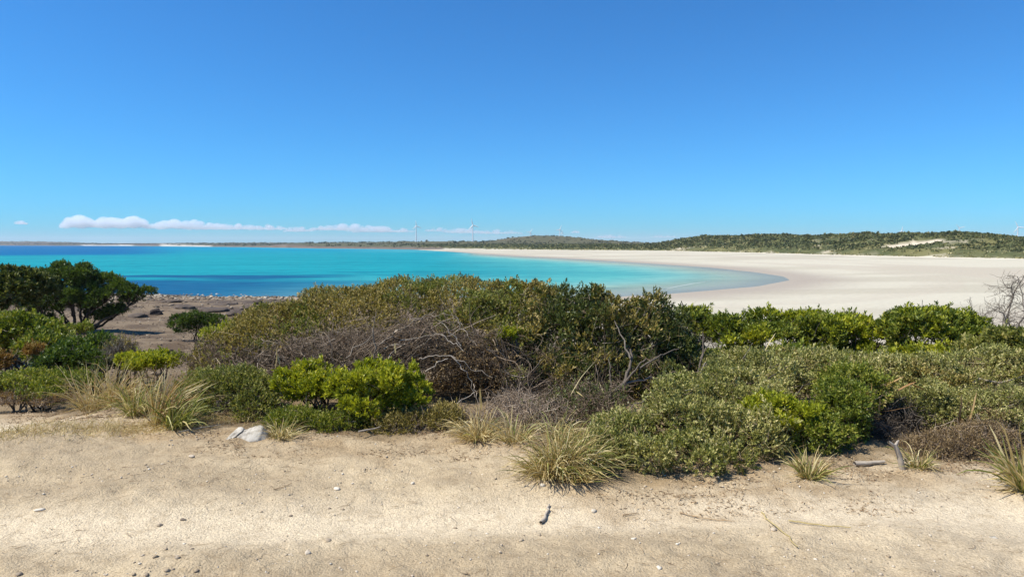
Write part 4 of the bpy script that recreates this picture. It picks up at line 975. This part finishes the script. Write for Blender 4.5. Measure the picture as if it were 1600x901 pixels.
stick((1062, 803), (1148, 817), .004, .002, 'long thin twig on the track below the saltbush', 'litter', 5)
stick((1190, 802), (1246, 858), .005, .003, 'pale curved stalk on the track', 'straw', 5)
stick((1232, 816), (1330, 826), .005, .003, 'straight straw stalk beside the curved stalk', 'straw', 5)
stick((428, 766), (456, 757), .004, .002, 'thin brown twig on the track below the white rock', 'litter', 5)
stick((975, 808), (998, 804), .004, .002, 'tiny twig near the flat pale stone', 'litter', 5)
stick((1040, 728), (1090, 733), .006, .003, 'pale stick in front of the saltbush', 'bleached', 5)
stick((560, 686), (640, 668), .007, .003, 'slender pale branch lying under the brightest shrub', 'bleached', 5, .06)
stick((280, 680), (345, 668), .006, .003, 'bleached stalks fallen in front of the olive bush', 'bleached', 5, .03)
SG = 'loose stones on the track'
for i, (px, py, wpx, hf, mat, lab) in enumerate([
    (286, 814, 11, .6, 'darkstone', 'small brown stone lying on the pale wheel mark'), (250, 823, 12, .5, 'darkstone', 'flat brown stone lying on the pale wheel mark'), (277, 872, 15, .5, 'darkstone', 'dark wedge-shaped stone in the gravel of the track'),
    (927, 801, 13, .6, 'stone', 'flat pale stone casting a shadow on the track'), (481, 865, 13, .6, 'stone', 'pale stone with a dark hollow beside it'), (454, 806, 7, .7, 'darkstone', 'tiny dark stone on the wheel mark'),
    (645, 756, 9, .8, 'stone', 'small upright pale stone near the scrub'), (526, 764, 12, .5, 'stone', 'whitish stone set in the track'), (1030, 890, 12, .6, 'stone', 'grey stone at the verge of the gravel'),
    (300, 714, 13, .35, 'stone', 'flat white stone below the straw grass'), (60, 797, 20, .25, 'stone', 'broad pale stone worn flat into the track'), (30, 898, 15, .5, 'darkstone', 'brown stone half buried in the gravel'),
    (1553, 841, 14, .5, 'whiterock', 'whitish grey stone alone on the bare sand'), (848, 760, 12, .5, 'stone', 'pale stone under the large straw grass clump'), (230, 899, 10, .6, 'darkstone', 'dark round stone at the verge of the gravel'),
    (1208, 828, 14, .5, 'stone', 'pale stone beside the curved stalk'), (513, 845, 12, .5, 'darkstone', 'brown stone next to the pale stone with a hollow'), (990, 842, 12, .4, 'stone', 'grey flat stone among pebbles on the track'), (1005, 826, 6, .7, 'darkstone', 'tiny brown pebble below the twigs')]):
    g = G(px, py); r = wpx * g[1] / FPX / 2
    rock('stone', g + np.array([0, 0, r * hf * .22]), (r, r * .8, r * hf), lab, mat, 100 + i, 'stone', SG, 2, yaw=i * 1.3)

# gravel scattered on the road
def gravel(name, n, area, smin, smax, mat, label, cond=None, parent=None, flat=.65):
    X = rng.uniform(area[0], area[1], n * 3); Y = rng.uniform(area[2], area[3], n * 3)
    if cond is not None:
        k = cond(X, Y); X, Y = X[k], Y[k]
    X, Y = X[:n], Y[:n]; n = len(X)
    Z = terrain(X, Y)
    s = smin * (smax / smin) ** (rng.uniform(0, 1, n) ** 2.6)
    bv = np.array([(1, 0, 0), (.35, .9, 0), (-.7, .65, .1), (-1, -.25, 0), (-.2, -.95, .1), (.75, -.7, 0), (.2, .15, .9), (-.25, -.2, .8), (0, 0, -.6)], float)
    bf = np.array([(0, 1, 6), (1, 2, 6), (2, 7, 6), (2, 3, 7), (3, 4, 7), (4, 5, 7), (5, 6, 7), (5, 0, 6), (1, 0, 8), (2, 1, 8), (3, 2, 8), (4, 3, 8), (5, 4, 8), (0, 5, 8)])
    v = bv[None] * (1 + rng.normal(size=(n, 9, 1)) * .16) * s[:, None, None] * np.array([1, .8, flat])
    a = rng.uniform(0, 6.28, n); c_, s_ = np.cos(a)[:, None], np.sin(a)[:, None]
    v = np.stack([v[..., 0] * c_ - v[..., 1] * s_, v[..., 0] * s_ + v[..., 1] * c_, v[..., 2]], -1) + np.stack([X, Y, Z + s * .05], -1)[:, None]
    f = (bf[None] + (np.arange(n) * 9)[:, None, None]).reshape(-1, 3)
    o = mesh_obj(name, v.reshape(-1, 3), f, M[mat], parent, False, {'rnd': np.repeat(rng.uniform(0, 1, n), 9)})
    return prop(o, label, kind='stuff')
def edge_y(X): return np.interp(X, EDX, EDY)
onroad = lambda X, Y: (Y < edge_y(X) + .25) & (rng.uniform(size=X.shape) < (1 - .8 * wheel(X, Y)) * (.06 + .94 * sstep(.46, .64, fbm(X / .7, Y / .5, 3, 91)))) & (np.abs(X) < Y * .85 + .6)
gravel('gravel', 7500, (-6.5, 6.5, 2.6, 9), .0025, .014, 'stone', 'fine pale gravel scattered over the track', onroad)
gravel('clods', 700, (-6.5, 6.5, 2.6, 7), .006, .022, 'clod', 'small dry clods of track earth', onroad, flat=.55)
gravel('dark_gravel', 700, (-6.5, 6.5, 2.6, 9), .0025, .013, 'darkstone', 'dark grit scattered over the track', onroad)
# leaf litter at the foot of the scrub
def litter(n, y0, y1, label):
    X = rng.uniform(-6.5, 6, n * 3); u_ = rng.uniform(0, 1, n * 3) ** 1.5
    Y = edge_y(X) + .35 - u_ * (y1 - y0)
    k = rng.uniform(size=X.shape) < sstep(.46, .64, fbm(X / .35, Y / .25, 3, 93)) + .05
    X, Y = X[k][:n], Y[k][:n]; n = len(X)
    p = np.stack([X, Y, terrain(X, Y) + .006], -1)
    d = unit(rng.normal(size=(n, 3)) * np.array([1, 1, .22]))
    o = part('leaf_litter', leaf_mesh(p, d, rng.uniform(.012, .05, n), rng.uniform(.003, .009, n), rng.uniform(0, 1, n)), 'litter', None)
    prop(o, label, kind='stuff')
litter(11000, 0, 1.0, 'dry brown leaves and twigs littering the edge of the track')
X = rng.uniform(-6, 6, 2400); Y = rng.uniform(2.7, 6.5, 2400); k = (Y < edge_y(X)) & (fbm(X / .6, Y / .4, 3, 95) > .5); X, Y = X[k], Y[k]
p0 = np.stack([X, Y, terrain(X, Y) + .005], -1)
pw_ = walk(p0, rng.normal(size=p0.shape) * np.array([1, .6, .0]), 5, rng.uniform(.008, .03, len(X)), .25); pw_[..., 2] = p0[:, None, 2] + .004
prop(part('twig_litter', tubes(pw_, taper(len(X), 5, rng.uniform(.0008, .002, len(X)), .0006), 3), 'litter', None), 'fine broken twigs scattered over the track', kind='stuff')
# dry grass bank along the side path
n = 5200
u_ = rng.uniform(0, 1, n)
X = -5.3 + u_ * 2.6 + rng.normal(size=n) * .28; Y = 5.35 + u_ * 1.35 + rng.normal(size=n) * .14
p0 = np.stack([X, Y, terrain(X, Y) - .005], -1)
pw_ = walk(p0, np.array([.1, 0, 1.0]) + rng.normal(size=p0.shape) * .5, 5, rng.uniform(.010, .026, n), .25, -.15)
prop(part('dry_grass', ribbons(pw_, rng.uniform(.002, .004, n), rng.uniform(0, 1, n)), 'straw', None), 'short dry yellow grass on the bank by the side path', kind='stuff')

# pebbles and rocks of the left shore
M['shorestone'] = rand_mat('shore_pebble', [(0, (.06, .043, .03)), (.4, (.15, .11, .075)), (.8, (.27, .21, .145)), (1, (.5, .43, .33))], .9, 'rnd', 3, .1)
gravel('shore_pebbles', 5000, (-62, -3, 14, 60), .03, .13, 'shorestone', 'brown pebbles covering the shore', lambda X, Y: (X > -Y * .8) & (X < -Y * .30) & (rng.uniform(size=X.shape) < (14 / Y) ** .6))
gravel('shore_cobbles', 2800, (-80, -25, 55, 109), .08, .42, 'shorestone', 'pale cobbles along the water line', lambda X, Y: (X > -Y * .68) & (X < -Y * .28) & (rng.uniform(size=X.shape) < .15 + .85 * sstep(88, 96, Y)), flat=.5)
M['shorerock'] = rand_mat('shore_rock', [(0, (.02, .015, .012)), (.5, (.06, .045, .035)), (1, (.13, .10, .075))], .85, 'rnd', 4, .35)
RG = 'dark rocks on the shore'
for i, (px, py, wpx, hpx, lab) in enumerate([(245, 486, 22, 11, 'dark craggy rock standing on the pebbles behind the coastal tree'), (405, 471, 18, 8, 'black rock at the water line beside the heath mound'), (330, 482, 44, 9, 'broadest dark rock ledge on the shore'), (375, 486, 40, 10, 'dark rock ledge against the end of the heath mound'),
                                          (290, 478, 36, 8, 'dark rock ledge between the craggy rock and the broadest ledge'), (350, 474, 34, 6, 'thin dark ledge behind the broadest ledge by the cobbles'), (215, 492, 30, 7, 'dark rock ledge just behind the coastal tree branches'), (310, 490, 26, 6, 'dark rock just behind the lone dark green bush'), (268, 470, 30, 5, 'low dark rock among the pale cobbles at the water line'), (390, 478, 30, 7, 'dark rock ledge right beside the black rock')]):
    g = G(px, py + hpx * .5); s = g[1] / FPX
    rock('shore_rock', g + np.array([0, 0, hpx * s * .1]), (wpx * s * .5, wpx * s * .6, hpx * s * .75), lab, 'shorerock', 300 + i, 'rock', RG, 4, yaw=i)

# ------------------------------------------------------------------ clouds on the horizon
mc, tcv, oc = newmat('cloud_vapour')
pv = N(tcv, 'ShaderNodeVolumePrincipled', Density=.0034)
pv.inputs['Color'].default_value = (.93, .968, 1, 1); pv.inputs['Anisotropy'].default_value = .2
tcv.links.new(pv.outputs[0], oc.inputs['Volume']); M['cloud'] = mc
def cloud(segs, label, D=26000, vox=24):
    """puffs along pixel segments (x0, x1, top, bottom)"""
    import bmesh
    bm = bmesh.new(); bmesh.ops.create_icosphere(bm, subdivisions=2, radius=1)
    bv = np.array([q.co[:] for q in bm.verts]); bf = np.array([[w_.index for w_ in q.verts] for q in bm.faces]); bm.free()
    vs, fs, o_ = [], [], 0
    s = D / FPX
    for x0, x1, top, bot, k in segs:
        c = P((x0 + x1) / 2, bot - (bot - top) * .30, D); v = bv * np.array([(x1 - x0) * .53 * s, (bot - top) * .8 * s, (bot - top) * .15 * s]) + c
        vs.append(v); fs.append(bf + o_); o_ += len(v)
        for j in range(int(k * 1.5)):
            x = random.uniform(x0, x1); e = 1 - abs(2 * (x - x0) / (x1 - x0) - 1) ** 2.2
            hgt = (bot - top) * (.35 + .65 * e) * random.uniform(.6, 1.0)
            r = hgt * .5 * random.uniform(.5, .95)
            cy_ = bot - hgt + r
            c = P(x, cy_, D + random.uniform(-600, 600))
            v = bv * np.array([r * s * random.uniform(1.0, 1.7), r * s * 1.2, r * s]) + c
            vs.append(v); fs.append(bf + o_); o_ += len(v)
    c0 = P((segs[0][0] + segs[0][1]) / 2, segs[0][3], D)
    ob = mesh_obj('cloud', np.concatenate(vs) - c0, np.concatenate(fs), M['cloud'])
    ob.location = tuple(c0)
    md = ob.modifiers.new('remesh', 'REMESH'); md.mode = 'VOXEL'; md.voxel_size = vox
    return prop(ob, label, 'cloud', 'clouds along the horizon')
cloud([(92, 236, 338, 359, 60), (95, 150, 334, 357, 24), (190, 232, 336, 358, 18)], 'largest white cumulus bank, low over the open sea')
cloud([(226, 345, 341, 360, 40), (280, 425, 347, 361, 40), (395, 450, 349, 361, 14)], 'long flat white cloud trailing off the largest bank')
cloud([(442, 490, 352, 364, 14), (482, 600, 348, 362, 34), (540, 650, 352, 365, 28)], 'broken cloud bank between the long cloud and the turbines')
cloud([(662, 705, 354, 363, 10), (690, 765, 355, 366, 20), (745, 818, 357, 367, 18)], 'thin cloud streak behind the tallest wind turbine')
cloud([(20, 44, 343, 352, 24)], 'small lone cloud left of the largest bank', vox=50)
cloud([(891, 907, 359, 365, 30)], 'tiny white cloud puff right of the round hill')
cloud([(925, 985, 365, 373, 12)], 'faint low cloud over the end of the round hill')
cloud([(1015, 1060, 365, 372, 9)], 'faint low cloud over the end of the dunes')

# ------------------------------------------------------------------ sea air
mh, th, oh = newmat('haze_air')
ph_ = N(th, 'ShaderNodeVolumePrincipled', Density=HAZE)
ph_.inputs['Color'].default_value = (.86, .93, 1.0, 1); ph_.inputs['Anisotropy'].default_value = .0
th.links.new(ph_.outputs[0], oh.inputs['Volume'])
hb = np.array([(x, y, z) for x in (-14600, 14600) for y in (-14600, 14600) for z in (-8, 135)], float)
hf = np.array([(0, 1, 3, 2), (4, 6, 7, 5), (0, 4, 5, 1), (2, 3, 7, 6), (0, 2, 6, 4), (1, 5, 7, 3)])
o = mesh_obj('haze', hb, hf, mh)
prop(o, 'thin sea haze over the whole bay', kind='stuff')
